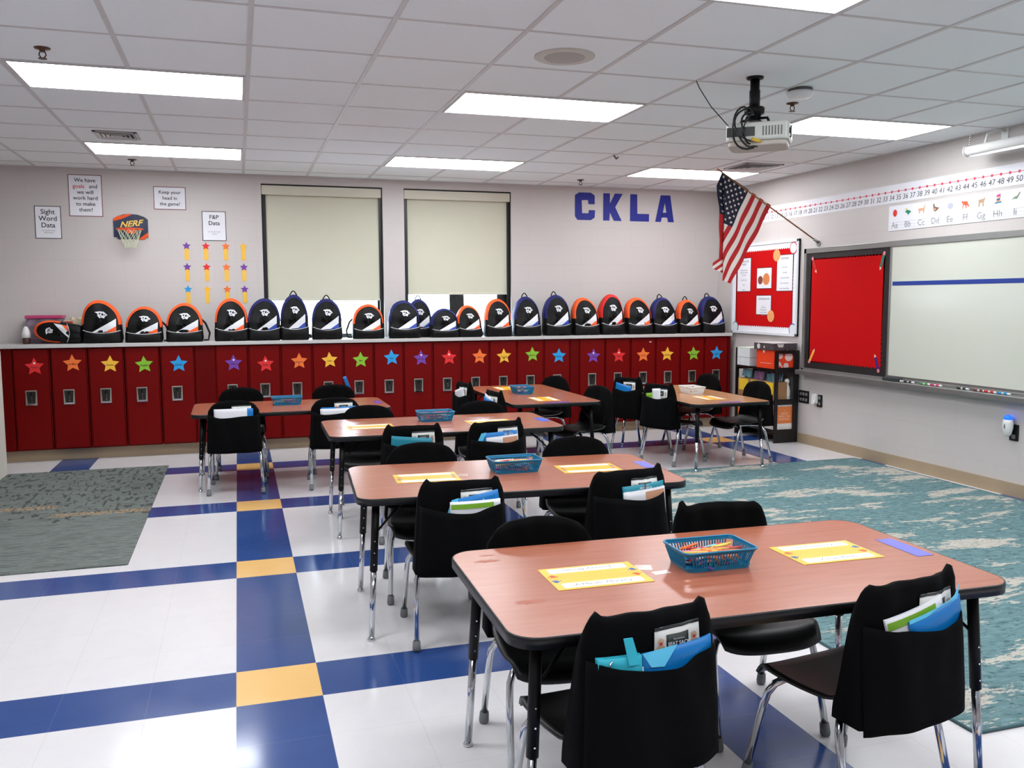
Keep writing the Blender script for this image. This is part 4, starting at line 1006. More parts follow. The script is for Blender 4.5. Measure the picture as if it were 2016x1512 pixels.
# ------------------------------------------------------------------ chairs
def make_chair():
    t = thing('school_chair', 'black plastic school chair with chrome legs', 'chair', group='black school chairs')
    # seat
    def SP(u, v):
        x_ = (u-0.5)*2; y_ = -0.16+0.38*v
        w_s = 0.180+0.016*math.sin(v*PI*0.7); ww = w_s*(1-0.10*max(0, v-0.75)*4*abs(x_)**3)
        z_ = 0.362+0.014*abs(x_)**3-0.012*math.sin(v*PI)+(0.03*(0.15-v)/0.15 if v < 0.15 else 0)
        if v > 0.82: z_ -= 0.9*(v-0.82)**2+0.02*((v-0.82)/0.18)
        if v > 0.75: y_ -= 0.03*(abs(x_)**3)*(v-0.75)/0.25
        return (x_*ww, y_, z_)
    MB().shell(SP, 16, 16, 0.010).build('seat', black_plastic, t)
    def BP(u, v):
        x_ = (u-0.5)*2; z_ = 0.372+0.278*v
        ww = 0.130+0.026*min(1, v*1.8)
        z_ -= 0.035*abs(x_)**3*max(0, v-0.5)*2
        y_ = -0.162-0.050*v**0.8+0.022*abs(x_)**2
        return (x_*ww, y_, z_)
    MB().shell(BP, 14, 14, 0.008).build('backrest', black_plastic, t)
    for sx_ in (-1, 1):
        for fr_ in (-1, 1):
            yb, yt, zt = (-0.212, -0.120, 0.330) if fr_ < 0 else (0.205, 0.105, 0.335)
            pts = [(sx_*0.196, yb, 0.012), (sx_*0.186, yb+(yt-yb)*0.62, zt-0.085), (sx_*0.182, yb+(yt-yb)*0.74, zt-0.045), (sx_*0.168, yb+(yt-yb)*0.87, zt-0.016), (sx_*0.145, yt, zt-0.002), (sx_*0.10, yt, zt), (0.0, yt, zt)]
            lg = MB().tube(pts, 0.0115, 12).build('leg', chrome, t)
            MB().tube([(sx_*0.1965, yb-0.001, 0.0), (sx_*0.1955, yb+0.004*(-fr_), 0.010), (sx_*0.1945, yb+(yt-yb)*0.10, 0.042)], [0.014, 0.0175, 0.0155], 12).build('foot_cap', cap_grey, lg)
    MB().tube([(-0.10, -0.12, 0.331), (-0.10, 0.105, 0.336)], 0.009, 8).tube([(0.10, -0.12, 0.331), (0.10, 0.105, 0.336)], 0.009, 8).build('seat_rails', chrome, t)
    return t
def make_sack(perkl, perkr, seed, card=True, arch=0.0):
    t = thing('chair_pocket', '', 'chair pocket', group='black seat pockets')
    rnd = random.Random(seed); ph = [rnd.uniform(0, 6) for _ in range(6)]
    zt, zb = 0.700, 0.330
    NU_, NVv = 22, 16
    def half(v):  return 0.178+0.020*(1-v)     # v: 0 bottom, 1 top
    def surf(u, v, side):   # u -1..1
        z_ = zb+(zt-zb)*v
        x_ = u*half(v)
        if v > 0.8: x_ *= 1-0.06*((v-0.8)/0.2)**2*abs(u)**6
        yc_ = -0.165-0.055*max(0, min(1, (z_-0.372)/0.305))**0.8
        y_ = yc_+0.030*abs(u)**2+side*(0.016 if v < 0.97 else 0.009)*(1-0.55*abs(u)**6)
        if side < 0: y_ = -0.232-0.024*(1-v)+0.026*u*u+(0.008 if v > 0.97 else 0)+0.010*abs(u)**8
        top = 0.010*(1-u*u)-0.012*abs(u)**6-arch*abs(u)**3+perkl*math.exp(-((u+0.84)/0.09)**2)+perkr*math.exp(-((u-0.86)/0.09)**2)
        z_ += top*max(0, (v-0.8)/0.2)
        y_ += 0.0035*math.sin(u*7+ph[0]+v*4)+0.003*math.sin(u*13+ph[1]-v*6)*v
        if v < 0.15: z_ += 0.006*math.sin(u*5+ph[2])
        return (x_, y_, z_)
    m_ = MB(); vs_ = []; 
    loop = [(-1+2*k/NU_, -1) for k in range(NU_+1)]+[(1-2*k/NU_, 1) for k in range(NU_+1)]
    nl_ = len(loop)
    for j in range(NVv+1): vs_ += [surf(u, j/NVv, s_) for u, s_ in loop]
    fs_ = [(j*nl_+k, j*nl_+(k+1) % nl_, (j+1)*nl_+(k+1) % nl_, (j+1)*nl_+k) for j in range(NVv) for k in range(nl_)]
    # top closed with quads between rear and front lines
    o_ = NVv*nl_
    for k in range(NU_): fs_.append((o_+k, o_+k+1, o_+nl_-2-k, o_+nl_-1-k))
    m_.add(vs_, fs_, 0, True); m_.build('back_cover', black_cloth, t)
    def PK(u, v):
        uu = -0.97+1.94*u; top = 0.600-0.012*math.cos(uu*1.4)+0.012*abs(uu)**3-0.006*math.sin(uu*4+ph[3])
        z_ = 0.322+(top-0.322)*v
        p = surf(uu*0.985, max(0, min(1, (z_-zb)/(zt-zb))), -1)
        e = 0.003+0.030*math.sin(min(1, 0.15+v*0.85)*PI*0.60)*(1-abs(uu)**6)
        e += 0.003*math.sin(uu*9+ph[4]+v*3)
        return (p[0]*1.012, p[1]-e, z_)
    MB().shell(PK, 22, 10, 0.003).build('pocket', black_cloth, t)
    if card:
        def on(u, z_, e): 
            p = surf(u, (z_-zb)/(zt-zb), -1); return (p[0], p[1]-e, z_)
        u0, u1, z0_, z1_ = -0.06, 0.70, 0.575, 0.668
        def CP(u, v): return on(u0+(u1-u0)*u, z0_+(z1_-z0_)*v, 0.005)
        cd = MB().shell(CP, 6, 4, 0.0012).build('name_card', mat('card_white', (212, 212, 208), 0.45), t)
        bx = lambda ua, ub, za, zb_, e: MB().shell(lambda u, v: on(ua+(ub-ua)*u, za+(zb_-za)*v, e), 5, 2, 0.0005)
        bx(u0, u1, z1_, z1_+0.008, 0.0062).build('sleeve_edge', mat('clear_sleeve', (44, 48, 48), 0.15), cd)
        bx(0.13, 0.51, 0.612, 0.654, 0.0064).build('dark_panel', mat('card_panel', (26, 34, 32), 0.5), cd)
        tm = MB()
        base = on(0.32, 0.631, 0.0076)
        put_text(tm, 'SEAT SACK', base, (1, 0.03, 0), (0, 0, 1), 0.0125, bold=0.02)
        put_text(tm, 'THE ORIGINAL', (base[0], base[1], base[2]+0.011), (1, 0.03, 0), (0, 0, 1), 0.005)
        tm.build('card_text', white_f, cd)
        skin = mat('figure_tan', (196, 160, 130), 0.6); rdp = mat('figure_red', (190, 60, 56), 0.6)
        for uc, s_ in ((0.035, 1.1), (0.605, 1.0)):
            p = on(uc, 0.620, 0.0068)
            fg = MB().prism([(-0.006, -0.020), (-0.008, 0.004), (-0.011, -0.004), (-0.010, 0.008), (-0.004, 0.012), (0.004, 0.012), (0.010, 0.008), (0.011, -0.004), (0.008, 0.004), (0.006, -0.020), (0.002, -0.020), (0, -0.008), (-0.002, -0.020)], p, (s_, 0, 0), (0, 0, s_), 0.0004)
            fg.prism(circ(0.008, 10, (0, 0.019)), p, (s_, 0, 0), (0, 0, s_), 0.0004).build('cartoon_child', skin, cd)
            MB().prism(circ(0.004, 8, (0, 0.015)), (p[0], p[1]-0.0006, p[2]), (s_, 0, 0), (0, 0, s_), 0.0004).build('red_mark', rdp, cd)
        for z_ in (0.584, 0.594, 0.604): bx(u0+0.04, u1-0.04, z_, z_+0.0012, 0.0064).build('card_line', grey_ink, cd)
    return t
def copy_tree(o, parent=None):
    c = o.copy(); C.objects.link(c)
    if parent is not None: c.parent = parent
    for ch in list(o.children): copy_tree(ch, c)
    return c
chair_proto = make_chair(); used = []
sack_protos = [make_sack(0.022, 0.026, 1), make_sack(0.010, 0.034, 2), make_sack(0.002, 0.002, 3, arch=0.035)]
sack_used = [False]*3
CH = {}
#      name   x     y     deg  variant  description
chairs = [
 ('T1A', 0.905, 2.050, 5, 0, 'at the left front side of the nearest table'),
 ('T1B', 1.662, 2.045, 8, 1, 'at the right front side of the nearest table'),
 ('T1fl', 0.945, 2.560, 176, 2, 'at the left far side of the nearest table'),
 ('T1fr', 1.640, 2.560, 177, 1, 'at the right far side of the nearest table'),
 ('T2A', 0.870, 3.655, -3, 0, 'at the left near side of the second table'),
 ('T2B', 1.600, 3.645, 4, 1, 'at the right near side of the second table'),
 ('T2fl', 0.870, 4.225, 174, 2, 'at the left far side of the second table'),
 ('T2fr', 1.700, 4.160, 174, 2, 'at the right far side of the second table'),
 ('T3A', 0.985, 5.280, -4, 0, 'at the left near side of the third table'),
 ('T3B', 1.475, 5.290, 6, 1, 'at the right near side of the third table'),
 ('T3fl', 0.830, 5.945, 172, 2, 'at the left far side of the third table'),
 ('T3fr', 1.660, 5.930, 174, 2, 'at the right far side of the third table'),
 ('T4A', -0.040, 6.975, -3, 2, 'at the left near side of the far left table'),
 ('T4B', 0.700, 6.940, -2, 2, 'at the right near side of the far left table'),
 ('T4fl', 0.000, 7.560, 178, 2, 'at the left far side of the far left table'),
 ('T4fr', 0.775, 7.560, 178, 2, 'at the right far side of the far left table'),
 ('T5ln', 2.175, 6.830, -84, 1, 'at the left side of the lengthwise table, near end'),
 ('T5lf', 2.125, 7.640, -82, 1, 'at the left side of the lengthwise table, far end'),
 ('T5rn', 2.740, 6.830, 106, 2, 'at the right side of the lengthwise table, near end'),
 ('T5rf', 2.730, 7.830, 112, 2, 'at the right side of the lengthwise table, far end'),
 ('T6ln', 3.690, 6.960, -70, 1, 'at the left side of the oak table, near end'),
 ('T6lf', 3.700, 7.640, -68, 1, 'at the left side of the oak table, far end'),
 ('T6rn', 4.255, 6.800, 94, 2, 'at the right side of the oak table, near end'),
 ('T6rf', 4.240, 7.640, 94, 2, 'at the right side of the oak table, far end'),
]
for i, (n, x, y, dg, var, desc) in enumerate(chairs):
    c = chair_proto if i == 0 else copy_tree(chair_proto)
    c.location = (x, y, 0); c.rotation_euler = (0, 0, math.radians(dg))
    c['label'] = 'black school chair with chrome legs '+desc
    s = sack_protos[var] if not sack_used[var] else copy_tree(sack_protos[var]); sack_used[var] = True
    s.location = (x, y, 0.0); s.rotation_euler = (0, 0, math.radians(dg))
    s['label'] = 'black cloth pocket cover on the chair '+desc.replace('at the ', 'at ', 1).replace(' side of the ', ' side of ').replace('lengthwise', 'lengthwise')
    CH[n] = Matrix.Translation((x, y, 0)) @ Matrix.Rotation(math.radians(dg), 4, 'Z')

# contents of the chair pockets
pm = {'blue': mat('folder_blue', (0, 116, 190), 0.4, var=0.03), 'ltblue': mat('folder_light_blue', (96, 200, 238), 0.4, var=0.03), 'teal': mat('folder_teal', (14, 128, 148), 0.45, var=0.03), 'white': mat('book_white', (228, 228, 232), 0.5, var=0.02),
      'green': mat('book_green', (120, 172, 40), 0.5, var=0.03), 'tan': mat('book_tan', (206, 150, 120), 0.5, var=0.03), 'turq': mat('pouch_turquoise', (46, 182, 204), 0.6, var=0.05), 'navy': mat('book_navy', (26, 40, 90), 0.5, var=0.03)}
yP = -0.248
def sack_rear(x, z):
    u = max(-1, min(1, x/0.182)); v = max(0, min(1, (z-0.33)/0.37))
    return -0.232-0.024*(1-v)+0.026*u*u+0.010*abs(u)**8
BEND = {}
def sheet(ch, kind, col, w, h, xc, ztop, tilt, y, label, cat, th=0.004, lean=0.0, extra=None, name=None):
    """item standing in a chair pocket, following the curve of the chair back; xc, ztop = middle of its top edge in chair space"""
    h = min(h, 0.14)
    zb_ = ztop-h; layer = 0.008 if y > -0.2495 else 0.016
    t = bpy.data.objects.new(name or kind, None); C.objects.link(t); t.empty_display_size = 0.05
    t.matrix_world = CH[ch] @ Matrix.Translation((xc, -0.22, zb_))
    tag(t, label, cat)
    ct, st = math.cos(math.radians(tilt)), math.sin(math.radians(tilt))
    def bend(a, yy, b):
        x_ = xc+a*ct-b*st*1.0; z_ = ztop+a*st+b*ct
        return (x_-xc, sack_rear(x_, z_)-layer-th/2+yy+0.22, z_-zb_)
    BEND[t.name] = bend
    n = max(4, int(w/0.02)); m_ = MB()
    for yy in (-th/2, th/2):
        o_ = len(m_.v)
        m_.add([bend(-w/2+w*i/n, yy, -h*j/6) for j in range(7) for i in range(n+1)], [((j)*(n+1)+i, (j+1)*(n+1)+i, (j+1)*(n+1)+i+1, j*(n+1)+i+1)[::(1 if yy < 0 else -1)] for j in range(6) for i in range(n)], 0, True)
    k = 7*(n+1)
    for i in range(n): m_.add([], []); m_.f.append((i, i+1, k+i+1, k+i)); m_.m.append(0); m_.sm.append(False)
    for j in range(6):
        for i in (0, n):
            p, q = j*(n+1)+i, (j+1)*(n+1)+i
            m_.f.append((p, k+p, k+q, q) if i == 0 else (q, k+q, k+p, p)); m_.m.append(0); m_.sm.append(False)
    m_.build('cover', pm[col], t)
    if extra: extra(t, w, h, th)
    return t
def strip2(t, x0, x1, z0, z1, y0, th_=0.001):
    """thin rectangle on a sheet, bent with it"""
    n = 8; f = BEND[t.name]; m_ = MB()
    vs_ = [f(x0+(x1-x0)*i/n, y0-dy, zz) for dy in (th_, 0) for zz in (z0, z1) for i in range(n+1)]
    W1 = n+1; fs_ = []
    for i in range(n):
        fs_ += [(i, i+1, W1+i+1, W1+i), (2*W1+i+1, 2*W1+i, 3*W1+i, 3*W1+i+1), (W1+i, W1+i+1, 3*W1+i+1, 3*W1+i), (i+1, i, 2*W1+i, 2*W1+i+1)]
    fs_ += [(0, W1, 3*W1, 2*W1), (n, 2*W1+n, 3*W1+n, W1+n)]
    return m_.add(vs_, fs_)
def bprism(t, pts, y0, th_):
    m_ = MB().prism(pts, (0, y0, 0), (1, 0, 0), (0, 0, 1), th_); return m_.mapv(BEND[t.name])
def corner(t, w, h, th):
    bprism(t, [(-w/2, 0.0), (-w/2+0.02, -0.035), (-w/2+0.055, -0.040), (-w/2+0.095, 0.004)], -th/2-0.001, 0.002).build('turned_corner', pm['ltblue'], t)
    strip2(t, -w/2-0.003, -w/2, -h*0.6, -0.03, -th/2-0.0003, 0.002).build('spine_edge', pm['white'], t)
def greenband(t, w, h, th):
    strip2(t, -w/2+0.004, w/2-0.03, -0.030, -0.010, -th/2-0.0003).build('green_band', pm['green'], t)
def spiral(t, w, h, th):
    m_ = MB()
    for k in range(int(w/0.008)): m_.tube([(-w/2+0.006+k*0.008, -th/2-0.003, -0.004), (-w/2+0.006+k*0.008, 0, 0.004), (-w/2+0.006+k*0.008, th/2+0.003, -0.004)], 0.0009, 4)
    m_.mapv(BEND[t.name]).build('spiral', pm['white'], t)
    strip2(t, 0.0, w/2-0.005, -0.05, -0.008, -th/2-0.0003).build('tan_label', pm['tan'], t)
def lt_left(t, w, h, th):
    bprism(t, [(-w/2-0.03, -0.055), (-w/2, -0.055), (-w/2+0.03, 0.004), (-w/2, 0.0)], -th/2-0.001, 0.001).build('light_flap', pm['ltblue'], t)
# T1A
sheet('T1A', 'folder', 'blue', 0.205, 0.20, 0.052, 0.630, 3, -0.252, 'blue folder with turned-up corner in the front left chair pocket', 'folder', extra=corner)
t = sheet('T1A', 'pencil_pouch', 'turq', 0.105, 0.10, -0.105, 0.622, 2, -0.246, 'turquoise zip pouch in the front left chair pocket', 'pouch', th=0.014)
bprism(t, [(0.018, -0.02), (0.046, -0.02), (0.030, 0.045), (0.008, 0.045)], -0.009, 0.002).build('strap', pm['turq'], t)
MB().tube([(-0.022, -0.010, -0.004), (-0.034, -0.012, -0.024)], 0.0022, 6).mapv(BEND[t.name]).build('zip_pull', chrome, t)
# T1B
sheet('T1B', 'folder', 'blue', 0.215, 0.16, 0.040, 0.634, 11, -0.256, 'bright blue folder in the front right chair pocket', 'folder', extra=lambda t, w, h, th: bprism(t, [(-w/2, -0.004), (-w/4, -0.004), (0, -0.004), (w/4, -0.004), (w/2-0.02, -0.004), (w/2, 0.030), (w/2-0.03, 0.010), (w/4, 0.006), (0, 0.006), (-w/4, 0.006), (-w/2, 0.006)], -th/2-0.001, 0.001).build('light_edge', pm['ltblue'], t))
sheet('T1B', 'notebook', 'white', 0.20, 0.12, -0.035, 0.645, 12, -0.246, 'white notebook with green band in the front right chair pocket', 'notebook', th=0.006, extra=greenband)
# T2A
sheet('T2A', 'folder', 'blue', 0.20, 0.16, 0.050, 0.652, 9, -0.246, 'blue folder in the left near chair pocket at the second table', 'folder', extra=lt_left)
sheet('T2A', 'notebook', 'white', 0.215, 0.12, 0.050, 0.630, 0, -0.256, 'white notebook with green band in the left near pocket at the second table', 'notebook', th=0.006, extra=greenband)
# T2B
sheet('T2B', 'folder', 'teal', 0.215, 0.17, 0.050, 0.648, 3, -0.247, 'teal folder in the right near chair pocket at the second table', 'folder')
sheet('T2B', 'notebook', 'white', 0.215, 0.14, 0.050, 0.624, 3, -0.256, 'spiral notebook with tan label in the right near pocket at the second table', 'notebook', th=0.006, extra=spiral)
# T3
sheet('T3A', 'folder', 'teal', 0.24, 0.17, -0.01, 0.645, -5, -0.250, 'teal folder tilted in the left near chair pocket at the third table', 'folder')
sheet('T3B', 'folder', 'blue', 0.235, 0.17, 0.0, 0.648, 2, -0.247, 'blue folder in the right near chair pocket at the third table', 'folder', extra=lt_left)
sheet('T3B', 'notebook', 'white', 0.21, 0.14, 0.012, 0.622, 3, -0.256, 'spiral notebook in the right near chair pocket at the third table', 'notebook', th=0.006, extra=spiral)
# T4
sheet('T4A', 'folder', 'blue', 0.24, 0.17, 0.02, 0.650, 0, -0.246, 'blue folder behind a white booklet, far left table, left chair', 'folder')
sheet('T4A', 'booklet', 'white', 0.235, 0.16, -0.02, 0.653, 1, -0.256, 'white booklet in the left near chair pocket at the far left table', 'booklet')
sheet('T4B', 'folder', 'blue', 0.26, 0.17, 0.02, 0.640, 1, -0.246, 'blue folder behind a white booklet, far left table, right chair', 'folder')
sheet('T4B', 'booklet', 'white', 0.215, 0.16, -0.01, 0.630, 1, -0.256, 'white booklet in the right near chair pocket at the far left table', 'booklet')
sheet('T4fr', 'folder', 'blue', 0.03, 0.12, -0.10, 0.775, -20, -0.246, 'narrow light blue strip sticking up behind the far left table', 'folder', name='paper_strip')
# T5, T6
sheet('T5lf', 'folder', 'white', 0.20, 0.16, 0.0, 0.650, 14, -0.250, 'white papers in the far pocket left of the lengthwise table', 'papers', name='paper_stack')
sheet('T5ln', 'folder', 'blue', 0.21, 0.16, 0.0, 0.645, -6, -0.254, 'blue folder in the near pocket left of the lengthwise table', 'folder')
sheet('T5ln', 'booklet', 'white', 0.19, 0.16, -0.01, 0.665, -10, -0.246, 'white booklet in the near pocket left of the lengthwise table', 'booklet')
sheet('T5rn', 'booklet', 'white', 0.20, 0.16, 0.0, 0.665, 0, -0.252, 'white booklet in the near pocket right of the lengthwise table', 'booklet')
sheet('T5rf', 'booklet', 'white', 0.20, 0.16, 0.0, 0.640, 0, -0.252, 'white booklet in the far pocket right of the lengthwise table', 'booklet')
sheet('T6lf', 'folder', 'blue', 0.20, 0.16, 0.0, 0.645, -8, -0.252, 'blue folder in the far pocket left of the oak table', 'folder')
sheet('T6ln', 'notebook', 'white', 0.09, 0.16, 0.02, 0.672, 5, -0.250, 'narrow white booklet in the near pocket left of the oak table', 'booklet')
sheet('T6ln', 'notebook', 'green', 0.09, 0.14, -0.06, 0.628, 8, -0.254, 'green notebook in the near pocket left of the oak table', 'notebook')

# ------------------------------------------------------------------ things on the tables
tag_y = mat('tag_yellow', (244, 182, 40), 0.35, var=0.03); tag_w = mat('tag_white', (244, 242, 238), 0.3); hand_r = mat('hand_red', (226, 84, 40), 0.5); hand_b = mat('hand_blue', (30, 104, 176), 0.5)
dots = mat('tag_dots', (220, 140, 20), 0.5)
def hand(mb, O, s):
    mb.prism(circ(0.5*s, 10), O, (1, 0, 0), (0, 1, 0), 0.0003)
    for a in (-1.0, -0.45, 0, 0.45, 1.1):
        dx, dy = math.sin(a), math.cos(a); px, py = -dy, dx
        pts = [(0.3*s*dx+0.12*s*px, 0.3*s*dy+0.12*s*py), (1.2*s*dx+0.10*s*px, 1.2*s*dy+0.10*s*py), (1.2*s*dx-0.10*s*px, 1.2*s*dy-0.10*s*py), (0.3*s*dx-0.12*s*px, 0.3*s*dy-0.12*s*py)]
        mb.prism(list(reversed(pts)), O, (1, 0, 0), (0, 1, 0), 0.0003)
def name_tag(tab, x, y, deg, name, label, w=0.295, h=0.098):
    M_ = TABLE_TOPS[tab] @ Matrix.Translation((x, y, 0.0006)) @ Matrix.Rotation(math.radians(deg), 4, 'Z')
    t = bpy.data.objects.new('desk_name_tag', None); C.objects.link(t); t.matrix_world = M_; t.empty_display_size = 0.05
    tag(t, label, 'name tag', 'yellow desk name tags')
    MB().b2((-w/2, -h/2, 0), (w/2, h/2, 0.0007)).build('card', tag_y, t)
    MB().prism(rrect(w*0.84, h*0.42, 0.008, 3), (0.0, -h*0.17, 0.0009), (1, 0, 0), (0, 1, 0), 0.0003).build('name_area', tag_w, t)
    q = MB(); hand(q, (-w/2+0.018, h*0.22, 0.0010), 0.015); q.build('hand_print', hand_b, t)
    q = MB(); hand(q, (w/2-0.022, h*0.24, 0.0010), 0.015); q.build('hand_print', hand_r, t)
    q = MB()
    for k in range(26):
        for j in range(2): q.b2((-w*0.38+k*w*0.76/25-0.0012, h*0.24+j*0.012-0.0012, 0.0008), (-w*0.38+k*w*0.76/25+0.0012, h*0.24+j*0.012+0.0012, 0.0010))
    q.build('letter_dots', dots, t)
    if name: put_text(MB(), name, (0, -h*0.17, 0.0014), (1, 0, 0), (0, 1, 0), 0.026, bold=0.0, shear=0.15).build('handwriting', grey_ink, t)
    return t
W_ = {'T1': 'nearest table', 'T2': 'second table', 'T3': 'third table', 'T4': 'far left table', 'T5': 'lengthwise table', 'T6': 'oak table'}
def tag_pair(tab, x, y, side, n1='', n2='', deg=0):
    R_ = math.radians(deg); ox, oy = -0.0495*math.sin(R_), 0.0495*math.cos(R_)
    name_tag(tab, x-ox, y-oy, deg, n1, 'yellow name tag on the %s, %s pair, half nearer the viewer' % (W_[tab], side))
    name_tag(tab, x+ox, y+oy, deg+180, n2, 'yellow name tag on the %s, %s pair, half farther away' % (W_[tab], side))
tag_pair('T1', -0.385, 0.025, 'left', "A'Mirah  Murphy", 'Journey Brown')
tag_pair('T1', 0.415, 0.035, 'right', 'Zaniya Banks', 'Kenneth Jones')
tag_pair('T2', -0.405, 0.005, 'left', 'Layla Hill', 'Mason')
tag_pair('T2', 0.395, 0.03, 'right', 'Camila', 'Taylor')
tag_pair('T3', -0.46, -0.015, 'left', 'Liam', 'Sky')
tag_pair('T3', 0.33, -0.03, 'right', 'Angelo', 'Jordan')
tag_pair('T5', -0.455, 0.02, 'near', 'Sophia', 'Ryder', 0)
tag_pair('T5', 0.49, 0.06, 'far', 'Marian', 'Kia', 0)
tag_pair('T6', -0.37, 0.0, 'near', '', '', 0)
def flat(tab, x, y, w, h, m_, name, label, cat, deg=0, th=0.0006):
    M_ = TABLE_TOPS[tab] @ Matrix.Translation((x, y, 0.0005)) @ Matrix.Rotation(math.radians(deg), 4, 'Z')
    o = MB().b2((-w/2, -h/2, 0), (w/2, h/2, th)).build(name, m_); o.matrix_world = M_
    return tag(o, label, cat)
pt = mat('purple_tape', (104, 104, 196), 0.5, var=0.04); pt2 = mat('violet_tape', (88, 40, 150), 0.5, var=0.04); pt3 = mat('blue_label', (60, 90, 200), 0.4, var=0.05)
flat('T1', 0.695, 0.01, 0.062, 0.20, pt, 'table_label', 'long lavender blue label at the right end of the nearest table', 'label')
flat('T2', 0.700, 0.05, 0.062, 0.17, pt, 'table_label', 'lavender blue label at the right end of the second table', 'label')
flat('T3', 0.70, -0.03, 0.07, 0.17, pt3, 'table_label', 'blue label at the right end of the third table', 'label')
flat('T4', 0.705, 0.0, 0.06, 0.18, pt2, 'table_label', 'violet label at the right end of the far left table', 'label')
flat('T5', -0.715, 0.0, 0.055, 0.20, pt2, 'table_label', 'violet label at the near end of the lengthwise table', 'label')
flat('T6', -0.72, 0.0, 0.05, 0.20, pt2, 'table_label', 'violet label at the near end of the oak table', 'label')
ctape = mat('clear_tape', (236, 206, 196), 0.15, alpha=0.45)
flat('T1', -0.215, 0.055, 0.05, 0.05, ctape, 'tape_piece', 'glossy clear tape piece right of the left name tags, farther one', 'tape', -18, 0.0003)
flat('T1', -0.185, -0.005, 0.055, 0.03, ctape, 'tape_piece', 'glossy clear tape piece right of the left name tags, nearer one', 'tape', 5, 0.0003)
flat('T2', -0.23, 0.02, 0.05, 0.06, ctape, 'tape_piece', 'clear tape piece beside the left name tags on the second table', 'tape', -12, 0.0003)
scuff = mat('scuff_brown', (158, 82, 54), 0.5, var=0.2, vscale=60)
T1o = bpy.data.objects['activity_table']
for (cx_, cy_, rx_, ry_) in ((-0.655, 0.255, 0.035, 0.014), (-0.635, -0.135, 0.040, 0.016), (-0.640, 0.315, 0.022, 0.008)):
    pts = [(cx_+rx_*(1+0.35*math.sin(a*3.1+cx_*40))*math.cos(a*0.393), cy_+ry_*(1+0.35*math.cos(a*2.3))*math.sin(a*0.393)) for a in range(16)]
    MB().prism(pts, (0, 0, 0.63505), (1, 0, 0), (0, 1, 0), 0.00015).build('scuff_mark', scuff, T1o)

CR = {'orange': (236, 120, 50), 'red': (208, 40, 48), 'pink': (226, 110, 150), 'yellow': (236, 200, 80), 'purple': (120, 56, 150), 'light blue': (110, 200, 220), 'green': (60, 140, 80), 'navy': (26, 34, 90), 'white': (228, 226, 222), 'brown': (120, 74, 50)}
crm = {k: mat('wax_'+k.replace(' ', '_'), v, 0.5, var=0.03) for k, v in CR.items()}
def crayon(M_, col, label, grp, L=0.09, r=0.0042):
    t = bpy.data.objects.new('crayon', None); C.objects.link(t); t.matrix_world = M_; t.empty_display_size = 0.02
    tag(t, label, 'crayon', grp)
    MB().tube([(-L/2, 0, 0), (L/2-0.012, 0, 0)], r, 8).build('wrapper', crm[col], t)
    MB().tube([(L/2-0.012, 0, 0), (L/2-0.009, 0, 0), (L/2, 0, 0)], [r*0.86, r*0.8, r*0.3], 8).build('tip', crm[col if random.random() < 0.6 else 'orange'], t)
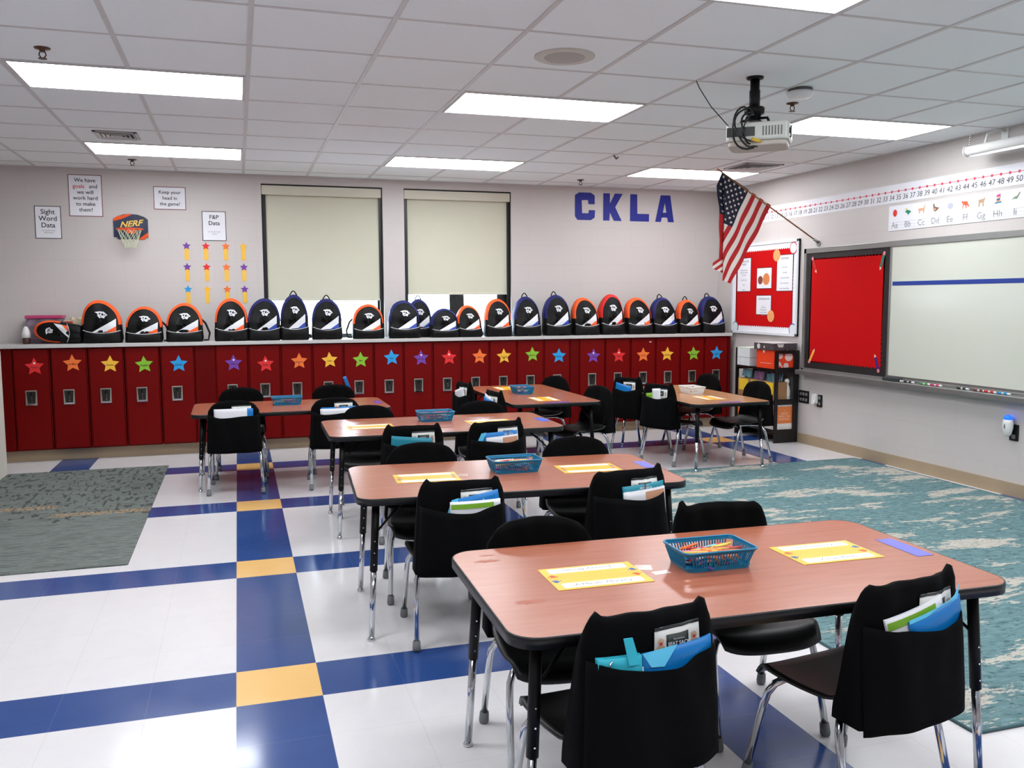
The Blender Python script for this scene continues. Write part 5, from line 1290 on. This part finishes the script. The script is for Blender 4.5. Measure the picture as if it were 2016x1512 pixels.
def basket(tab, x, y, deg, m_, color, label, n_cr, L=0.245, W=0.165, Hh=0.062):
    z0_ = 0.0008
    M_ = TABLE_TOPS[tab] @ Matrix.Translation((x, y, z0_)) @ Matrix.Rotation(math.radians(deg), 4, 'Z')
    t = bpy.data.objects.new('supply_basket', None); C.objects.link(t); t.matrix_world = M_; t.empty_display_size = 0.05
    tag(t, label, 'basket', 'slotted plastic supply baskets')
    bl, bw2 = L*0.86, W*0.80
    MB().prism(rrect(bl, bw2, 0.018, 4), (0, 0, 0), (1, 0, 0), (0, 1, 0), 0.004).build('base', m_, t)
    ro = rrect(L, W, 0.022, 5); ri = rrect(bl, bw2, 0.018, 5); n_ = len(ro)
    def lvl(f): return [(ri[k][0]+(ro[k][0]-ri[k][0])*f, ri[k][1]+(ro[k][1]-ri[k][1])*f, 0.002+f*(Hh-0.004)) for k in range(n_)]
    wl = MB()
    def bandm(f0, f1, th=0.0024):
        a, b = lvl(f0), lvl(f1)
        def inn(p):
            r_ = math.hypot(p[0]/L*2, p[1]/W*2) or 1
            return (p[0]*(1-th*2/L), p[1]*(1-th*2/W), p[2])
        vs_ = a+b+[inn(p) for p in a]+[inn(p) for p in b]; fs_ = []
        for k in range(n_):
            k2 = (k+1) % n_
            fs_ += [(k, k2, n_+k2, n_+k), (2*n_+k2, 2*n_+k, 3*n_+k, 3*n_+k2), (n_+k, n_+k2, 3*n_+k2, 3*n_+k), (k2, k, 2*n_+k, 2*n_+k2)]
        wl.add(vs_, fs_)
    bandm(0.0, 0.17); bandm(0.84, 1.0)
    def slats(p0, p1, q0, q1, n):
        for k in range(n+1):
            f = k/n
            a = V(*p0).lerp(V(*p1), f); b = V(*q0).lerp(V(*q1), f)
            wl.tube([a, b], 0.0027, 4, caps=False)
    lo, hi = 0.15, 0.86
    def cornerp(ix, iy, f):
        l_ = bl+(L-bl)*f; w2_ = bw2+(W-bw2)*f
        return (ix*l_/2, iy*w2_/2, 0.002+f*(Hh-0.004))
    def cutx(ix, iy, f, c): p = cornerp(ix, iy, f); return (p[0]-ix*c, p[1]-iy*0.001, p[2])
    def cuty(ix, iy, f, c): p = cornerp(ix, iy, f); return (p[0]-ix*0.001, p[1]-iy*c, p[2])
    for iy in (-1, 1): slats(cutx(-1, iy, lo, 0.02), cutx(1, iy, lo, 0.02), cutx(-1, iy, hi, 0.02), cutx(1, iy, hi, 0.02), 21)
    for ix in (-1, 1): slats(cuty(ix, -1, lo, 0.02), cuty(ix, 1, lo, 0.02), cuty(ix, -1, hi, 0.02), cuty(ix, 1, hi, 0.02), 12)
    wl.build('slotted_wall', m_, t)
    MB().tube([(a, b, Hh-0.001) for a, b, _ in lvl(1.0)], 0.0034, 6, closed=True).build('rim', m_, t)
    cols = list(CR)
    rnd = random.Random(int(x*1000)+n_cr)
    for k in range(n_cr):
        layer = k // max(1, (n_cr//4)); zz = 0.010+layer*0.0125
        c = rnd.choice(['orange', 'orange', 'orange', 'orange', 'pink', 'red', 'yellow', 'yellow', 'light blue', 'white', 'brown'] if layer >= 2 else cols)
        a = rnd.uniform(-0.5, 0.5)+(PI if rnd.random() < 0.5 else 0)+(PI/2*0.8 if layer < 2 and rnd.random() < 0.35 else 0)
        sx_ = L*0.5-0.062; xx = rnd.uniform(-sx_, sx_); yy = rnd.uniform(-W*0.26, W*0.26)
        mm = M_ @ Matrix.Translation((xx, yy, zz)) @ Matrix.Rotation(a, 4, 'Z') @ Matrix.Rotation(rnd.uniform(-0.06, 0.06), 4, 'Y')
        crayon(mm, c, '%s crayon lying in the %s basket on the %s' % (c, color, W_[tab]), 'crayons in the basket on the '+W_[tab])
basket('T1', -0.005, 0.03, 0, teal_pl, 'teal', 'teal slotted basket full of crayons on the nearest table', 72)
basket('T2', 0.03, 0.065, 4, teal_pl, 'teal', 'teal slotted basket of crayons on the second table', 40)
basket('T3', 0.0, 0.16, 0, teal_pl, 'teal', 'teal slotted basket of crayons on the third table', 28)
basket('T4', -0.03, 0.10, 0, teal_pl, 'teal', 'teal slotted basket of crayons on the far left table', 20)
basket('T5', 0.04, 0.05, 0, teal_pl, 'teal', 'teal slotted basket of crayons on the lengthwise table', 20)
basket('T6', 0.04, -0.06, 0, white_pl, 'white', 'white slotted basket of crayons on the oak table', 16)

# ------------------------------------------------------------------ black shelf in the corner
SX0, SX1, SY0, SY1 = 5.10, 5.372, 7.50, 8.24
t = thing('open_shelf', 'black open wooden shelf in the corner beside the lockers', 'shelf', (SX0, SY0, 0))
def SB(a, b, name, parent=t, m_=shelf_blk, bev=0.002): return MB().b2(a, b).build(name, m_, parent, bevel=bev)
dx_, dy_ = SX1-SX0, SY1-SY0
for yy in (0, dy_-0.02):
    f = MB(); f.b2((0, yy, 0), (0.035, yy+0.02, 0.93)).b2((dx_-0.055, yy, 0), (dx_, yy+0.02, 0.93)).b2((0.035, yy, 0), (dx_-0.055, yy+0.02, 0.135)).b2((0.035, yy, 0.39), (dx_-0.055, yy+0.02, 0.44)).b2((0.035, yy, 0.70), (dx_-0.055, yy+0.02, 0.76)).b2((0.035, yy, 0.90), (dx_-0.055, yy+0.02, 0.93))
    f.build('end_frame', shelf_blk, t, bevel=0.002)
for z_, h_ in ((0.10, 0.03), (0.40, 0.025), (0.72, 0.025)): SB((0.006, 0.02, z_), (dx_-0.006, dy_-0.02, z_+h_), 'shelf_board')
MB().lathe([(0.03, 0), (0.028, 0.012), (0.018, 0.018)], c=(dx_*0.52, 0.01, 0.928), seg=16).build('finial', shelf_blk, t)
def carton(x0, y0, z, w, d, h, m_, label, name='carton', cat='box', grp=None):
    c = thing(name, label, cat, (x0, y0, z+0.0005), group=grp); MB().b2((0, 0, 0), (w, d, h)).build('body', m_, c, bevel=0.002); return c
ZT = 0.745
c = carton(SX0+0.005, 7.98, ZT, 0.22, 0.235, 0.18, mat('ream_white', (214, 220, 222), 0.5, var=0.05), 'stack of white paper reams on top of the black shelf', 'paper_ream', 'paper')
MB().b2((-0.001, -0.001, 0.085), (0.221, 0.236, 0.089)).build('ream_gap', grey_ink, c); MB().b2((0, 0, 0.18), (0.22, 0.235, 0.19)).build('ream_top', mat('ream_pale', (206, 222, 206), 0.6), c)
c = carton(SX0+0.002, 7.535, ZT, 0.245, 0.31, 0.185, mat('box_orange_red', (232, 66, 26), 0.5, var=0.03), 'orange-red box with white pattern on top of the black shelf', 'box')
m_ = MB()
for a, b, r_ in ((0.07, 0.13, 0.03), (0.17, 0.12, 0.045), (0.14, 0.03, 0.03), (0.06, 0.05, 0.022)): m_.prism(circ(r_, 14), (a, -0.0008, b), (1, 0, 0), (0, 0, 1), 0.0006)
m_.b2((-0.0012, 0.05, 0.05), (-0.0002, 0.24, 0.054)).prism([(0.02, 0.10), (0.035, 0.105), (0.11, 0.01), (0.095, 0.005)], (0, -0.0008, 0), (1, 0, 0), (0, 0, 1), 0.0005).prism(circ(0.018, 12, (-0.18, 0.172)), (-0.0008, 0, 0), A_, B_, 0.0006)
m_.build('white_print', mat('print_pink_white', (236, 208, 204), 0.5), c)
c = carton(SX0-0.015, 7.525, ZT+0.1865, 0.275, 0.345, 0.068, mat('lid_grey', (72, 66, 70), 0.5, var=0.3, vscale=30), 'grey shoebox lid-shaped box resting on the orange-red box', 'shoebox')
MB().b2((0.0, 0.0, 0.0685), (0.275, 0.345, 0.072)).build('lid_top', mat('lid_pale', (206, 202, 200), 0.5), c)
m_ = MB().prism(circ(0.028, 14, (-0.26, 0.034)), (-0.0008, 0, 0), A_, B_, 0.0006).prism(circ(0.012, 10, (-0.16, 0.03)), (-0.0008, 0, 0), A_, B_, 0.0006).prism([(0.06, 0.03), (0.11, 0.03), (0.12, 0.062), (0.04, 0.062)], (0, -0.0008, 0), (1, 0, 0), (0, 0, 1), 0.0006)
m_.build('white_print', MATS['lid_pale'], c)
ZM = 0.425
br = mat('kraft_card', (150, 112, 76), 0.7, var=0.08, vscale=12); ylw = mat('yellow_label', (230, 192, 50), 0.5, var=0.03)
for k, y0 in enumerate((7.525, 7.75, 7.975)):
    c = carton(SX0+0.006, y0, ZM, 0.15, 0.215, 0.185, br, 'kraft magazine box with yellow front on the middle shelf, %s from the near end' % ordn(k+1), 'magazine_box', grp='magazine boxes on the middle shelf')
    MB().b2((-0.0012, 0.02, 0.06), (-0.0002, 0.195, 0.178)).build('yellow_front', ylw, c)
    bk = thing('picture_books', 'colourful picture books in the %s magazine box from the near end' % ordn(k+1), 'books', (SX0+0.02, y0+0.02, ZM+0.187)); tag(bk, None, None, 'picture books in the magazine boxes')
    for j in range(3):
        MB().box((0.03+j*0.03, 0.085, 0.035+0.01*((k+j) % 3)), (0.014, 0.17, 0.085), (0.25*((j+k) % 3-1)*0.3, 0.12, 0)).build('book', mat('book_c%d' % ((j+k) % 3), [(70, 110, 120), (110, 80, 110), (90, 130, 140)][(j+k) % 3], 0.5, var=0.6, vscale=25), bk)
t = thing('spray_bottle', 'white bottle standing on the middle shelf at its near end', 'bottle', (5.282, 7.572, ZM+0.0005))
MB().lathe([(0.036, 0), (0.037, 0.03), (0.034, 0.035), (0.034, 0.05), (0.036, 0.055), (0.036, 0.09), (0.024, 0.15), (0.016, 0.165)], seg=20).build('body', white_pl, t)
MB().lathe([(0.014, 0.165), (0.024, 0.17), (0.026, 0.19), (0.018, 0.212), (0.008, 0.218)], seg=20).build('cap', white_pl, t)
MB().lathe([(0.0368, 0.031), (0.0368, 0.035)], seg=20).build('band', ink, t)
ZB_ = 0.13
obm = mat('bin_orange_card', (222, 122, 60), 0.5, var=0.04); whb = mat('bin_white_card', (222, 218, 212), 0.5, var=0.03)
for k, y0 in enumerate((7.525, 7.775, 8.005)):
    c = thing('tall_carton', 'orange and white carton on the lowest shelf, %s from the near end' % ordn(k+1), 'box', (SX0+0.022, y0, ZB_+0.0005), group='orange cartons on the lowest shelf')
    MB().b2((0, 0, 0), (0.20, 0.205, 0.062)).build('white_base', whb, c); MB().b2((0, 0, 0.062), (0.20, 0.205, 0.235)).build('orange_body', obm, c); MB().b2((-0.002, -0.002, 0.235), (0.202, 0.207, 0.252)).build('lid', whb, c)
    if k == 0:
        m_ = MB()
        for q, s_ in enumerate(('A', 'GREAT', 'MIND FOR', 'READING')): put_text(m_, s_, (0.11, -0.0008, 0.19-q*0.028), (1, 0, 0), (0, 0, 1), 0.030 if q else 0.02, bold=0.0)
        m_.build('carton_text', mat('pale_text', (240, 200, 170), 0.6), c)
bpy.context.view_layer.update()
